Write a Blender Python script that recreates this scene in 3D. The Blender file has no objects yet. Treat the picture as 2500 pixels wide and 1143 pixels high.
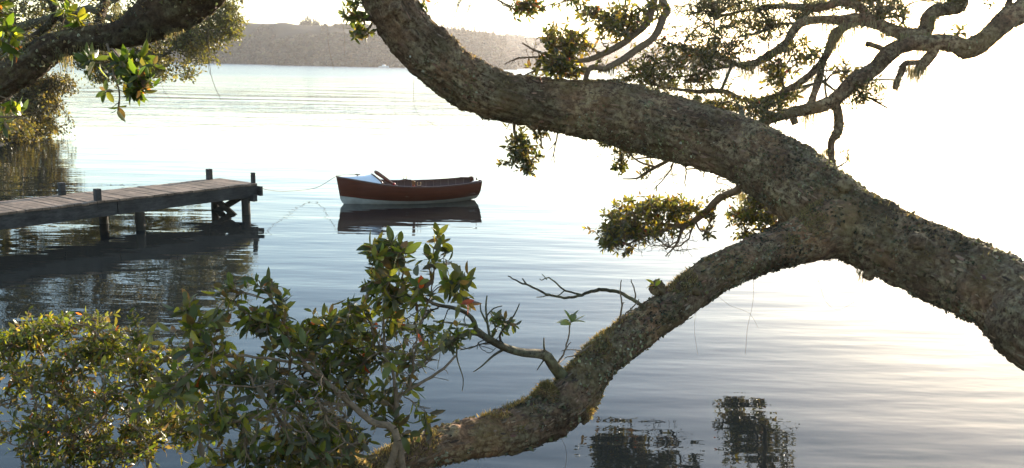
import bpy, math, random
import numpy as np
from math import radians, sin, cos, pi, tan
from mathutils import Vector

random.seed(4)
S = bpy.context.scene
# ------------------------------------------------------------------ camera
FPX = 2200.0; CH = 3.2; PITCH = 10.7; ROLL = 1.0
cam_d = bpy.data.cameras.new("camera")
cam = bpy.data.objects.new("camera", cam_d)
S.collection.objects.link(cam)
cam_d.sensor_width = 36.0
cam_d.lens = FPX / 2500.0 * 36.0
cam_d.clip_start = 0.05
cam_d.clip_end = 9000
def _rx(a): return np.array([[1, 0, 0], [0, cos(a), -sin(a)], [0, sin(a), cos(a)]])
def _rz(a): return np.array([[cos(a), -sin(a), 0], [sin(a), cos(a), 0], [0, 0, 1]])
CM = _rx(radians(90 - PITCH)) @ _rz(radians(ROLL))
from mathutils import Matrix
cam.matrix_world = Matrix.Translation((0, 0, CH)) @ Matrix(CM.tolist()).to_4x4()
S.camera = cam
# ------------------------------------------------------------------ world, sun, exposure
SUN_EL, SUN_AZ = 10.5, 30.0            # azimuth clockwise from +Y
w = bpy.data.worlds.new("World"); S.world = w; w.use_nodes = True
nt = w.node_tree; nt.nodes.clear()
sky = nt.nodes.new("ShaderNodeTexSky"); sky.sky_type = 'NISHITA'; sky.sun_disc = False
sky.sun_elevation = radians(SUN_EL); sky.sun_rotation = radians(SUN_AZ)
sky.air_density = 1.0; sky.dust_density = 0.5; sky.ozone_density = 1.3
bg = nt.nodes.new("ShaderNodeBackground"); bg.inputs[1].default_value = 0.15
wo = nt.nodes.new("ShaderNodeOutputWorld")
nt.links.new(sky.outputs[0], bg.inputs[0]); nt.links.new(bg.outputs[0], wo.inputs[0])
sd = bpy.data.lights.new("sun", 'SUN'); sd.energy = 5.0; sd.angle = radians(0.6); sd.color = (1, .88, .72)
sun = bpy.data.objects.new("sun", sd); S.collection.objects.link(sun)
sv = Vector((sin(radians(SUN_AZ)) * cos(radians(SUN_EL)), cos(radians(SUN_AZ)) * cos(radians(SUN_EL)), sin(radians(SUN_EL))))
sun.rotation_euler = sv.to_track_quat('Z', 'Y').to_euler()
sun.location = (30, 60, 40)
S.view_settings.view_transform = 'Standard'; S.view_settings.look = 'None'
S.view_settings.exposure = 1.62; S.view_settings.gamma = 1.0
S.render.engine = 'CYCLES'
cy = S.cycles
cy.use_denoising = True
try: cy.denoiser = 'OPENIMAGEDENOISE'
except Exception: pass
cy.max_bounces = 8; cy.diffuse_bounces = 3; cy.glossy_bounces = 4; cy.transmission_bounces = 4
cy.transparent_max_bounces = 8; cy.volume_bounces = 0
cy.sample_clamp_indirect = 6.0; cy.caustics_reflective = False; cy.caustics_refractive = False

# ------------------------------------------------------------------ projection helpers
def ray(px, py): return CM @ np.array([(px - 1250) / FPX, -(py - 571.5) / FPX, -1.0])
def P(px, py, d): return np.array([0, 0, CH]) + ray(px, py) * d
def Z(px, py, z=0.0):
    r = ray(px, py); t = (z - CH) / r[2]
    return np.array([0, 0, CH]) + r * t
def PX(px, d): return px * d / FPX     # pixels at depth d -> metres

# ------------------------------------------------------------------ noise
def _hash(ix, iy, iz):
    h = (ix.astype(np.int64) * 374761393 + iy.astype(np.int64) * 668265263 + iz.astype(np.int64) * 2147483647) & 0xffffffff
    h = ((h ^ (h >> 13)) * 1274126177) & 0xffffffff
    h = ((h ^ (h >> 16)) * 2246822519) & 0xffffffff
    return ((h ^ (h >> 15)) & 0xffffff) / float(0xffffff)
def vnoise(p):
    p = np.asarray(p, float); i = np.floor(p).astype(np.int64); f = p - i; f = f * f * (3 - 2 * f)
    r = 0
    for a in (0, 1):
        for b in (0, 1):
            for c in (0, 1):
                wgt = (f[..., 0] if a else 1 - f[..., 0]) * (f[..., 1] if b else 1 - f[..., 1]) * (f[..., 2] if c else 1 - f[..., 2])
                r = r + wgt * _hash(i[..., 0] + a, i[..., 1] + b, i[..., 2] + c)
    return r * 2 - 1
def fbm(p, o=4):
    p = np.asarray(p, float); r = 0; a = 1; s = 0
    for k in range(o):
        r = r + a * vnoise(p * (2 ** k) + 17.3 * k); s += a; a *= .5
    return r / s

# ------------------------------------------------------------------ mesh helpers
def mesh_np(name, verts, quads=None, tris=None, col=None, smooth=False, uv=None):
    me = bpy.data.meshes.new(name)
    verts = np.asarray(verts, np.float32)
    nq = 0 if quads is None else len(quads); nt_ = 0 if tris is None else len(tris)
    loops = []
    if nq: loops.append(np.asarray(quads, np.int32).ravel())
    if nt_: loops.append(np.asarray(tris, np.int32).ravel())
    loops = np.concatenate(loops)
    me.vertices.add(len(verts)); me.vertices.foreach_set("co", verts.ravel())
    me.loops.add(len(loops)); me.loops.foreach_set("vertex_index", loops)
    me.polygons.add(nq + nt_)
    st = np.concatenate([np.arange(nq) * 4, nq * 4 + np.arange(nt_) * 3]).astype(np.int32)
    me.polygons.foreach_set("loop_start", st)
    me.polygons.foreach_set("use_smooth", np.full(nq + nt_, smooth))
    if col is not None:      # per face colour
        a = me.attributes.new("Col", 'FLOAT_COLOR', 'FACE')
        c = np.ones((nq + nt_, 4), np.float32); c[:, :3] = col
        a.data.foreach_set("color", c.ravel())
    me.update(calc_edges=True); me.validate()
    return me
def link(name, me, mat, parent=None):
    o = bpy.data.objects.new(name, me); S.collection.objects.link(o)
    if mat is not None: me.materials.append(mat)
    if parent is not None:
        o.parent = parent
        wl = world_loc(parent)
        me.transform(Matrix.Translation((-wl[0], -wl[1], -wl[2])))
    return o
def world_loc(o):
    v = Vector(o.location)
    while o.parent is not None:
        o = o.parent; v = v + o.location
    return v
def tag(o, label=None, cat=None, group=None, kind=None):
    if label: o['label'] = label
    if cat: o['category'] = cat
    if group: o['group'] = group
    if kind: o['kind'] = kind
    return o
def empty(name, loc, label, cat, group=None):
    o = bpy.data.objects.new(name, None); S.collection.objects.link(o); o.location = loc
    return tag(o, label, cat, group)

class MB:
    def __init__(s): s.v = []; s.q = []; s.t = []; s.n = 0
    def add(s, v, q=None, t=None):
        v = np.asarray(v, float)
        if q is not None and len(q): s.q.append(np.asarray(q) + s.n)
        if t is not None and len(t): s.t.append(np.asarray(t) + s.n)
        s.v.append(v); s.n += len(v)
    def box(s, c, sz, R=None):
        x, y, z = [k / 2 for k in sz]
        v = np.array([(a * x, b * y, c_ * z) for c_ in (-1, 1) for a, b in ((-1, -1), (1, -1), (1, 1), (-1, 1))])
        if R is not None: v = v @ np.asarray(R).T
        s.add(v + np.asarray(c), [(0, 3, 2, 1), (4, 5, 6, 7), (0, 1, 5, 4), (1, 2, 6, 5), (2, 3, 7, 6), (3, 0, 4, 7)])
    def beam(s, p0, p1, wdt, hgt, up=(0, 0, 1)):
        p0 = np.asarray(p0, float); p1 = np.asarray(p1, float); d = p1 - p0; L = np.linalg.norm(d); d /= L
        u = np.asarray(up, float); sd_ = np.cross(d, u); sd_ /= np.linalg.norm(sd_); u = np.cross(sd_, d)
        s.box((p0 + p1) / 2, (L, wdt, hgt), np.stack([d, sd_, u], 1))
    def tube(s, pts, rad, n=8, cap=True):
        pts = np.asarray(pts, float); m = len(pts); rad = np.broadcast_to(np.asarray(rad, float), (m,))
        X, Y, T = frames(pts)
        a = np.arange(n) * 2 * pi / n
        v = pts[:, None] + rad[:, None, None] * (np.cos(a)[None, :, None] * X[:, None] + np.sin(a)[None, :, None] * Y[:, None])
        s.add(v.reshape(-1, 3), grid_quads(m, n))
        if cap:
            b = s.n - m * n
            c = s.n
            s.v.append(pts[[0, -1]]); s.n += 2
            k = np.arange(n); k2 = (k + 1) % n
            s.t.append(np.stack([np.full(n, c), b + k2, b + k], 1))
            s.t.append(np.stack([np.full(n, c + 1), b + (m - 1) * n + k, b + (m - 1) * n + k2], 1))
    def obj(s, name, mat, parent=None, smooth=False, bevel=0.0):
        me = mesh_np(name, np.concatenate(s.v), np.concatenate(s.q) if s.q else None, np.concatenate(s.t) if s.t else None, smooth=smooth)
        o = link(name, me, mat, parent)
        if bevel:
            m = o.modifiers.new("bevel", 'BEVEL'); m.width = bevel; m.segments = 2; m.limit_method = 'ANGLE'
        return o
def grid_quads(m, n, wrap=True):
    i = np.arange(m - 1)[:, None]; j = np.arange(n if wrap else n - 1)[None, :]; j2 = (j + 1) % n
    return np.stack([i * n + j, i * n + j2, (i + 1) * n + j2, (i + 1) * n + j], -1).reshape(-1, 4)
def frames(pts):
    T = np.gradient(pts, axis=0); T /= np.linalg.norm(T, axis=1)[:, None] + 1e-12
    X = np.zeros_like(T); u = np.array([0, 0, 1.]) if abs(T[0][2]) < .9 else np.array([1., 0, 0])
    x = np.cross(T[0], u); x /= np.linalg.norm(x)
    for i in range(len(pts)):
        x = x - T[i] * np.dot(x, T[i]); x /= np.linalg.norm(x); X[i] = x
    return X, np.cross(T, X), T
def spline(ctrl, step):
    """centripetal-ish catmull-rom through ctrl rows (x,y,z,r) resampled every `step` metres"""
    c = np.asarray(ctrl, float); c = np.vstack([2 * c[0] - c[1], c, 2 * c[-1] - c[-2]])
    out = []
    for i in range(1, len(c) - 2):
        L = np.linalg.norm(c[i + 1, :3] - c[i, :3]); n = max(2, int(L / step))
        t = np.linspace(0, 1, n, endpoint=False)[:, None]
        p0, p1, p2, p3 = c[i - 1], c[i], c[i + 1], c[i + 2]
        out.append(.5 * ((2 * p1) + (-p0 + p2) * t + (2 * p0 - 5 * p1 + 4 * p2 - p3) * t * t + (-p0 + 3 * p1 - 3 * p2 + p3) * t ** 3))
    out.append(c[-2][None]); out = np.vstack(out)
    out[:, 3] = np.maximum(out[:, 3], .0015)
    return out
def pxpath(rows, step=.05):
    """rows (px,py,depth,radius_px)"""
    return spline([[*P(a, b, d), PX(r, d)] for a, b, d, r in rows], step)

# ------------------------------------------------------------------ materials
def new_mat(name):
    m = bpy.data.materials.new(name); m.use_nodes = True; n = m.node_tree; n.nodes.clear()
    o = n.nodes.new("ShaderNodeOutputMaterial")
    return m, n, o
def N(n, t, **k):
    x = n.nodes.new(t)
    for a, b in k.items():
        if hasattr(x, a): setattr(x, a, b)
        else: x.inputs[a.replace('_', ' ')].default_value = b
    return x
def ramp(n, stops, interp='LINEAR'):
    r = n.nodes.new("ShaderNodeValToRGB"); r.color_ramp.interpolation = interp
    e = r.color_ramp.elements
    while len(e) < len(stops): e.new(.5)
    for i, (p, c) in enumerate(stops):
        e[i].position = p; e[i].color = (*c, 1) if len(c) == 3 else c
    return r
def mixc(n, fac, a, b, mode='MIX'):
    x = n.nodes.new("ShaderNodeMix"); x.data_type = 'RGBA'; x.blend_type = mode
    for s, v in ((0, fac), (6, a), (7, b)):
        if hasattr(v, 'links') or hasattr(v, 'is_output'): n.links.new(v, x.inputs[s])
        else: x.inputs[s].default_value = (*v, 1) if isinstance(v, tuple) and len(v) == 3 else v
    return x.outputs[2]
def coord(n, scale=(1, 1, 1)):
    g = n.nodes.new("ShaderNodeNewGeometry"); m = n.nodes.new("ShaderNodeMapping")
    m.inputs['Scale'].default_value = scale; n.links.new(g.outputs['Position'], m.inputs[0]); return m.outputs[0]
def noise(n, vec, scale, detail=4, rough=.55):
    x = n.nodes.new("ShaderNodeTexNoise"); x.inputs['Scale'].default_value = scale; x.inputs['Detail'].default_value = detail
    x.inputs['Roughness'].default_value = rough; n.links.new(vec, x.inputs['Vector']); return x.outputs[0]
def math_(n, op, a, b=0.0, clamp=False):
    x = n.nodes.new("ShaderNodeMath"); x.operation = op; x.use_clamp = clamp
    for i, v in ((0, a), (1, b)):
        if hasattr(v, 'is_output'): n.links.new(v, x.inputs[i])
        else: x.inputs[i].default_value = v
    return x.outputs[0]

def bark_material(name, base_d, base_l, lichen, moss, lam=.5, mos=.5, bump=.6):
    m, n, o = new_mat(name)
    c = coord(n)
    v1 = noise(n, c, 5, 6, .65); v2 = noise(n, c, 22, 6, .7); v3 = noise(n, c, 70, 4, .7); v4 = noise(n, c, 2.2, 5, .6)
    r1 = ramp(n, [(.3, base_d), (.7, base_l)]); n.links.new(v2, r1.inputs[0])
    # lichen patches
    lm = math_(n, 'MULTIPLY', ramp_out(n, v1, .5 - .12 * lam, .58), ramp_out(n, v2, .40, .60))
    c1 = mixc(n, math_(n, 'MULTIPLY', lm, .85), r1.outputs[0], lichen)
    mm = math_(n, 'MULTIPLY', ramp_out(n, v4, .52 - .1 * mos, .62), ramp_out(n, v3, .35, .6))
    c2 = mixc(n, math_(n, 'MULTIPLY', mm, .8), c1, moss)
    cr = ramp(n, [(.3, (.45, .42, .4)), (.6, (1, 1, 1))]); n.links.new(v3, cr.inputs[0])
    c3 = mixc(n, .8, c2, cr.outputs[0], 'MULTIPLY')
    mc = ramp(n, [(.36, (.50, .47, .44)), (.50, (.95, .93, .9)), (.64, (1.35, 1.2, 1.05))]); n.links.new(noise(n, coord(n, (1, 1, 1.4)), 1.5, 4, .6), mc.inputs[0]); c3 = mixc(n, 1.0, c3, mc.outputs[0], 'MULTIPLY')
    b = N(n, "ShaderNodeBsdfPrincipled", Roughness=.9); n.links.new(c3, b.inputs['Base Color']); b.inputs['Specular IOR Level'].default_value = .25
    bu = N(n, "ShaderNodeBump"); bu.inputs['Strength'].default_value = bump; bu.inputs['Distance'].default_value = .012
    h = math_(n, 'ADD', math_(n, 'MULTIPLY', v3, .5), math_(n, 'ADD', v2, math_(n, 'MULTIPLY', lm, .4)))
    n.links.new(h, bu.inputs['Height']); n.links.new(bu.outputs[0], b.inputs['Normal']); n.links.new(b.outputs[0], o.inputs[0])
    return m
def ramp_out(n, v, a, b):
    x = n.nodes.new("ShaderNodeMapRange"); x.interpolation_type = 'SMOOTHSTEP'
    x.inputs[1].default_value = a; x.inputs[2].default_value = b; n.links.new(v, x.inputs[0]); return x.outputs[0]
def leaf_material(name, trans=.35, rough=.38, under=(.16, .15, .11), tboost=(2.3, 2.15, .7)):
    m, n, o = new_mat(name)
    at = n.nodes.new("ShaderNodeAttribute"); at.attribute_name = "Col"
    g = n.nodes.new("ShaderNodeNewGeometry")
    c = mixc(n, g.outputs['Backfacing'], at.outputs['Color'], mixc(n, .55, at.outputs['Color'], under))
    b = N(n, "ShaderNodeBsdfPrincipled", Roughness=rough); n.links.new(c, b.inputs['Base Color'])
    t = n.nodes.new("ShaderNodeBsdfTranslucent"); n.links.new(mixc(n, 1.0, at.outputs['Color'], tboost, 'MULTIPLY'), t.inputs[0])
    mx = n.nodes.new("ShaderNodeMixShader"); mx.inputs[0].default_value = trans
    n.links.new(b.outputs[0], mx.inputs[1]); n.links.new(t.outputs[0], mx.inputs[2]); n.links.new(mx.outputs[0], o.inputs[0])
    return m
def plain(name, col, rough=.6, var=.25, scale=8, bump=0, spec=.5, stretch=(1, 1, 1), coat=0):
    m, n, o = new_mat(name); c = coord(n, stretch); v = noise(n, c, scale, 6, .65)
    r = ramp(n, [(.25, tuple(x * (1 - var) for x in col)), (.75, tuple(min(1, x * (1 + var)) for x in col))]); n.links.new(v, r.inputs[0])
    b = N(n, "ShaderNodeBsdfPrincipled", Roughness=rough); b.inputs['Specular IOR Level'].default_value = spec
    if coat: b.inputs['Coat Weight'].default_value = coat; b.inputs['Coat Roughness'].default_value = .12
    n.links.new(r.outputs[0], b.inputs['Base Color'])
    if bump:
        bu = N(n, "ShaderNodeBump"); bu.inputs['Strength'].default_value = bump; bu.inputs['Distance'].default_value = .01
        n.links.new(v, bu.inputs['Height']); n.links.new(bu.outputs[0], b.inputs['Normal'])
    n.links.new(b.outputs[0], o.inputs[0]); return m

M_BARK = bark_material("mossy_bark", (.05, .030, .018), (.30, .185, .11), (.40, .33, .20), (.12, .09, .035), .9, .5, 1.0)
M_BARKR = bark_material("reddish_bark", (.06, .034, .02), (.38, .225, .13), (.38, .31, .18), (.14, .105, .04), .6, .3, 1.0)
M_BARKD = bark_material("shaded_mossy_bark", (.03, .02, .013), (.13, .085, .055), (.17, .16, .10), (.07, .065, .025), .6, .8, 1.0)  # limb's own darker brown, with the overhead shade put into the colours
M_TWIG = plain("twig_bark", (.19, .125, .075), .85, .5, 40, .5)
M_TWIGM = bark_material("mossy_twig_bark", (.06, .045, .03), (.19, .15, .10), (.26, .25, .15), (.11, .11, .04), .9, .9, .5)
M_LEAF = leaf_material("leathery_leaf", .46, .36)
M_LEAFD = leaf_material("small_leaf", .34, .5)
M_CANOPY = leaf_material("distant_canopy", .08, .9, (.05, .045, .03), (1.1, 1.0, .8))
M_FLAKE = leaf_material("lichen_flake", .25, .9, (.2, .2, .14), (1.1, 1.1, .8))
M_MOSS = leaf_material("moss_blade", .5, .9, (.2, .18, .08), (1.5, 1.4, .8))

# ------------------------------------------------------------------ growth, leaves
class Plant:
    """skeleton nodes with pipe-model radii; thin branches + leaves built vectorised"""
    def __init__(s, seed): s.p = np.zeros((0, 3)); s.par = np.zeros(0, int); s.r = np.zeros(0); s.rng = np.random.default_rng(seed); s.tips = []; s.drawn = []
    def path(s, pts, attach=None, draw=True):
        """pts rows (x,y,z,r)"""
        n0 = len(s.p); par = np.arange(n0 - 1, n0 - 1 + len(pts)); par[0] = -1 if attach is None or n0 == 0 else int(np.argmin(((s.p - pts[0, :3]) ** 2).sum(1)))
        s.p = np.vstack([s.p, pts[:, :3]]); s.par = np.concatenate([s.par, par]); s.r = np.concatenate([s.r, pts[:, 3]])
        s.drawn += [draw] * len(pts)
    def grow(s, targets, step=.06, wob=.10, leafy=1.0, bias=.35):
        if len(targets) == 0: return
        rng = s.rng
        d = np.array([np.min(((s.p - t) ** 2).sum(1)) for t in targets]); targets = targets[np.argsort(d)]
        cap = len(s.p) + int(len(targets) * 12 + 200)
        Pn = np.zeros((cap * 2, 3)); k = len(s.p); Pn[:k] = s.p; par = list(s.par); r = list(s.r)
        for t in targets:
            dd = ((Pn[:k] - t) ** 2).sum(1); i = int(np.argmin(dd)); L = math.sqrt(dd[i])
            if L < step * .5: continue
            # walk back toward the root a little so that twigs leave at an angle
            b = int(rng.integers(0, 4))
            while b > 0 and par[i] >= 0: i = par[i]; b -= 1
            p0 = Pn[i]; L = np.linalg.norm(t - p0)
            di = p0 - Pn[par[i]] if par[i] >= 0 else np.array([0, 0, .01]); ln = np.linalg.norm(di); di = di / ln if ln > 1e-6 else di
            n = max(2, int(L / step) + 1); n = min(n, 30)
            c1 = p0 + di * L * bias + rng.normal(0, .08 * L, 3)
            u = np.linspace(0, 1, n + 1)[1:, None]
            seg = (1 - u) ** 2 * p0 + 2 * u * (1 - u) * c1 + u * u * t + rng.normal(0, wob * step, (n, 3)) * (1 - u * .6)
            if k + n > len(Pn): break
            Pn[k:k + n] = seg; par.append(i); par += list(range(k, k + n - 1)); r += [0.0] * n; k += n
            if rng.random() < leafy: s.tips.append(k - 1)
        s.p = Pn[:k].copy(); s.par = np.array(par); s.r = np.array(r); s.drawn += [True] * (k - len(s.drawn))
    def radii(s, tip=.0022, e=2.5, cap=.03):
        n = len(s.p); acc = np.zeros(n); out = np.zeros(n)
        for i in range(n - 1, -1, -1):
            v = max(acc[i], tip ** e)
            if s.r[i] > 0: out[i] = s.r[i]
            else: out[i] = min(v ** (1 / e), cap)
            if s.par[i] >= 0: acc[s.par[i]] += out[i] ** e if s.r[i] == 0 else 0
        s.rr = out; return out
    def mesh(s, name, mat, parent, tip=.0022, cap=.03, n=5, e=2.5):
        R = s.radii(tip, e, cap); dr = np.array(s.drawn)
        i = np.where((s.par >= 0) & dr)[0]; p = s.par[i]
        a, b = s.p[p], s.p[i]; ra = np.minimum(R[p], R[i] * 1.35 + .0005); rb = R[i]
        d = b - a; L = np.linalg.norm(d, axis=1); ok = L > 1e-5; a, b, ra, rb, d, L = a[ok], b[ok], ra[ok], rb[ok], d[ok], L[ok]
        d = d / L[:, None]; b = b + d * (rb * .3)[:, None]
        u = np.where(np.abs(d[:, 2:3]) < .9, np.array([[0, 0, 1.]]), np.array([[1., 0, 0]])); x = np.cross(d, u); x /= np.linalg.norm(x, axis=1)[:, None]; y = np.cross(d, x)
        ang = np.arange(n) * 2 * pi / n
        rg = np.cos(ang)[None, :, None] * x[:, None] + np.sin(ang)[None, :, None] * y[:, None]
        v = np.concatenate([a[:, None] + rg * ra[:, None, None], b[:, None] + rg * rb[:, None, None]], 1)
        m = len(a); base = (np.arange(m) * 2 * n)[:, None]; k = np.arange(n)[None]; k2 = (k + 1) % n
        q = np.stack([base + k, base + k2, base + n + k2, base + n + k], -1).reshape(-1, 4)
        return link(name, mesh_np(name, v.reshape(-1, 3), q, smooth=True), mat, parent)
    def leafset(s, tips, k=(4, 8), spread=.03, keep=1.0):
        """returns pos, dir, normal for leaves round each tip"""
        rng = s.rng; pos = []; dr = []; nm = []
        for t in tips:
            if rng.random() > keep: continue
            p = s.p[t]; q = s.p[s.par[t]]; ax = p - q; ax /= np.linalg.norm(ax) + 1e-9
            n = int(rng.integers(*k)); u = np.cross(ax, rng.normal(0, 1, 3)); u /= np.linalg.norm(u) + 1e-9; v = np.cross(ax, u)
            ph = rng.random() * 6.28
            for j in range(n):
                f = j / max(1, n - 1); a = ph + j * 2.4 + rng.normal(0, .25)
                po = radians(25 + 60 * f + rng.normal(0, 12))
                rad = cos(a) * u + sin(a) * v
                d = cos(po) * ax + sin(po) * rad; d[2] -= .12 * rng.random(); d /= np.linalg.norm(d)
                nn = sin(po) * ax - cos(po) * rad; nn += rng.normal(0, .3, 3)
                pos.append(p - ax * spread * f * rng.uniform(.6, 1.6)); dr.append(d); nm.append(nn)
        return np.array(pos), np.array(dr), np.array(nm)

def leaves_mesh(name, pos, dr, nm, L, W, cols, mat, parent, rng, rows=3, bend=.25, fold=.25):
    """cols: (n,3) per leaf"""
    m = len(pos)
    d = dr / (np.linalg.norm(dr, axis=1)[:, None] + 1e-9)
    nn = nm - d * (nm * d).sum(1)[:, None]; nn /= np.linalg.norm(nn, axis=1)[:, None] + 1e-9
    sd_ = np.cross(d, nn)
    L = np.broadcast_to(L, (m,))[:, None]; W = np.broadcast_to(W, (m,))[:, None]
    bnd = (bend * rng.normal(1, .7, (m, 1))); fd = fold * rng.uniform(.2, 1.6, (m, 1))
    if rows == 3: ts, ws = [.0, .24, .52, .8, 1.0], [0, .78, 1.0, .66, 0]
    elif rows == 2: ts, ws = [0, .35, .72, 1.0], [0, .95, .8, 0]
    else: ts, ws = [0, .5, 1.0], [0, 1.0, 0]
    V = []; idx = []; c = 0
    for t, w_ in zip(ts, ws):
        ctr = pos + d * L * t - nn * L * bnd * t * t
        if w_ == 0: V.append(ctr); idx.append((c,)); c += 1
        else:
            if rows == 1:
                V += [ctr - sd_ * W * .5 * w_, ctr + sd_ * W * .5 * w_]; idx.append((c, c + 1)); c += 2
            else:
                up = nn * W * .5 * w_ * fd
                V += [ctr - sd_ * W * .5 * w_ + up, ctr, ctr + sd_ * W * .5 * w_ + up]; idx.append((c, c + 1, c + 2)); c += 3
    nv = c; v = np.stack(V, 1).reshape(-1, 3); base = (np.arange(m) * nv)
    q = []; t_ = []
    for a, b in zip(idx[:-1], idx[1:]):
        if len(a) == 1:
            for j in range(len(b) - 1): t_.append((a[0], b[j + 1], b[j]))
        elif len(b) == 1:
            for j in range(len(a) - 1): t_.append((a[j], a[j + 1], b[0]))
        else:
            for j in range(len(a) - 1): q.append((a[j], a[j + 1], b[j + 1], b[j]))
    Q = None if not q else (base[:, None, None] + np.array(q)[None]).reshape(-1, 4)
    T = (base[:, None, None] + np.array(t_)[None]).reshape(-1, 3)
    cq = np.repeat(cols, len(q), 0) if q else np.zeros((0, 3)); ct = np.repeat(cols, len(t_), 0)
    me = mesh_np(name, v, Q, T, np.vstack([cq, ct]), smooth=(rows > 1))
    return link(name, me, mat, parent)

PAL_SHRUB = [((.065, .080, .020), .42), ((.11, .12, .025), .26), ((.20, .19, .03), .15), ((.13, .085, .045), .15), ((.30, .20, .03), .015), ((.36, .07, .03), .006)]
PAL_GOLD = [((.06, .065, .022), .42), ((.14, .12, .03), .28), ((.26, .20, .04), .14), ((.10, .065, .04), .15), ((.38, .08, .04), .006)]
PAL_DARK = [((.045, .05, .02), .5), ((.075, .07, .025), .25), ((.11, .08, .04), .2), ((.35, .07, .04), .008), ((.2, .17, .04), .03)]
PAL_FAR = [((.075, .075, .026), .4), ((.12, .11, .04), .33), ((.19, .16, .06), .2), ((.11, .075, .04), .07)]
PAL_LICH = [((.17, .145, .08), .36), ((.30, .27, .17), .2), ((.11, .095, .04), .28), ((.10, .06, .035), .16)]
PAL_MOSS = [((.24, .175, .08), .45), ((.32, .24, .12), .3), ((.15, .12, .05), .25)]
PAL_BEARD = [((.26, .23, .14), .6), ((.20, .17, .10), .4)]
def pick(pal, n, rng, var=.25):
    pr = np.array([p for _, p in pal]); pr /= pr.sum(); c = np.array([c for c, _ in pal])[rng.choice(len(pal), n, p=pr)]
    return np.clip(c * rng.normal(1, var, (n, 1)).clip(.45, 1.7) * rng.normal(1, .07, (n, 3)), .005, .8)

HOLE = -.10; HOLEM = -.06
def clump(rng, cx, cy, rx, ry, d, dd, n, shell=.25):
    """random points inside an ellipsoid given in photo pixels at depth d (half depth dd metres)"""
    v = rng.normal(0, 1, (n, 3)); v /= np.linalg.norm(v, axis=1)[:, None]; v *= rng.random((n, 1)) ** shell
    v *= 1 + .22 * rng.normal(0, 1, (n, 1))
    ns = max(1, int(n * .07)); v[:ns] *= rng.uniform(1.15, 1.5, (ns, 1)) / (np.linalg.norm(v[:ns], axis=1)[:, None] + 1e-6)
    o = np.array([0, 0, CH])
    # constant metric size: offsets measured at the clump's own depth
    c0 = np.array([(cx - 1250) / FPX, -(cy - 571.5) / FPX, -1.]) * d
    pts = c0 + np.stack([v[:, 0] * PX(rx, d), -v[:, 1] * PX(ry, d), -v[:, 2] * dd], 1)
    w_ = pts @ CM.T + o; f_ = (19.0 if d < 6 or d > 20 else 34.) / d
    keep = fbm(w_ * f_ + cx * .01, 2) > (HOLE if d < 6 else HOLEM if d < 20 else -.30)
    return w_[keep]

# ------------------------------------------------------------------ thick limbs with real bark relief
def limb(name, ctrl, mat, parent, seed, seg=.012, around=150, relief=1.0, endcap=True):
    c = spline(ctrl, seg); pts = c[:, :3]; r = c[:, 3]
    X, Y, T = frames(pts); a = np.arange(around) * 2 * pi / around
    s = np.concatenate([[0], np.cumsum(np.linalg.norm(np.diff(pts, axis=0), axis=1))])
    nrm = np.cos(a)[None, :, None] * X[:, None] + np.sin(a)[None, :, None] * Y[:, None]
    q = np.stack([np.repeat(s[:, None], around, 1) + seed * 9.1, np.cos(a)[None] * r[:, None], np.sin(a)[None] * r[:, None]], -1)
    big = fbm(q * np.array([1.6, 2.6, 2.6]) + seed, 3)
    wrap_ = fbm(q * np.array([3., 3., 3.]) + 40 + seed, 2) * .04
    fur = 1 - np.abs(vnoise(q * np.array([3.2, 26, 26]) + 5 + wrap_[..., None] * 20)) * 1.6
    fur2 = 1 - np.abs(vnoise(q * np.array([8, 48, 48]) + 9)) * 1.6
    fine = fbm(q * 45, 3); lump = np.clip(fbm(q * 9 + 70, 3), 0, 1)
    disp = r[:, None] * .16 * big + relief * (.016 * fur + .007 * fur2 + .012 * fine + .034 * lump)
    v = pts[:, None] + nrm * (r[:, None] + disp)[..., None]
    mb = MB(); mb.add(v.reshape(-1, 3), grid_quads(len(pts), around))
    if endcap:
        n0 = mb.n; mb.v.append(pts[[0, -1]]); mb.n += 2; k = np.arange(around); k2 = (k + 1) % around
        mb.t.append(np.stack([np.full(around, n0), k2, k], 1)); b = (len(pts) - 1) * around
        mb.t.append(np.stack([np.full(around, n0 + 1), b + k, b + k2], 1))
    o = mb.obj(name, mat, parent, smooth=True)
    return o, dict(v=v, n=nrm, T=T, s=s, r=r, pts=pts)

def scatter_surface(info, n, rng, cond=None):
    m, k = info['v'].shape[:2]
    wts = info['r'] / info['r'].sum()
    i = rng.choice(m, n, p=wts); j = rng.integers(0, k, n)
    p = info['v'][i, j]; nr = info['n'][i, j]; t = info['T'][i]
    if cond is not None:
        ok = cond(p, nr, rng); p, nr, t = p[ok], nr[ok], t[ok]
    return p, nr, t

def flakes(name, infos, n, parent, rng, size=(.010, .028), thr=-.05, pal=PAL_LICH, sc=3.2):
    pp = []; nn = []; tt = []
    for info in infos:
        p, nr, t = scatter_surface(info, int(n * info['r'].sum() / sum(i['r'].sum() for i in infos)), rng, lambda p, nr, g: (fbm(p * sc, 3) + .5 * fbm(p * 14, 2)) > thr)
        pp.append(p); nn.append(nr); tt.append(t)
    p = np.vstack(pp); nr = np.vstack(nn); m = len(p)
    d = nr * rng.uniform(.1, 1.0, (m, 1)) + rng.normal(0, .75, (m, 3)); nm = nr + rng.normal(0, .7, (m, 3))
    patch_ = (1 + 2.0 * fbm(p * 3.0 + 3, 3)).clip(.3, 2.0)[:, None]
    L = rng.uniform(*size, m)
    return leaves_mesh(name, p - nr * .004, d, nm, L, L * rng.uniform(.6, 1.1, m), (pick(pal, m, rng, .25) * patch_).clip(0, .5), M_FLAKE, parent, rng, rows=2, bend=.5, fold=.8)

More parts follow.
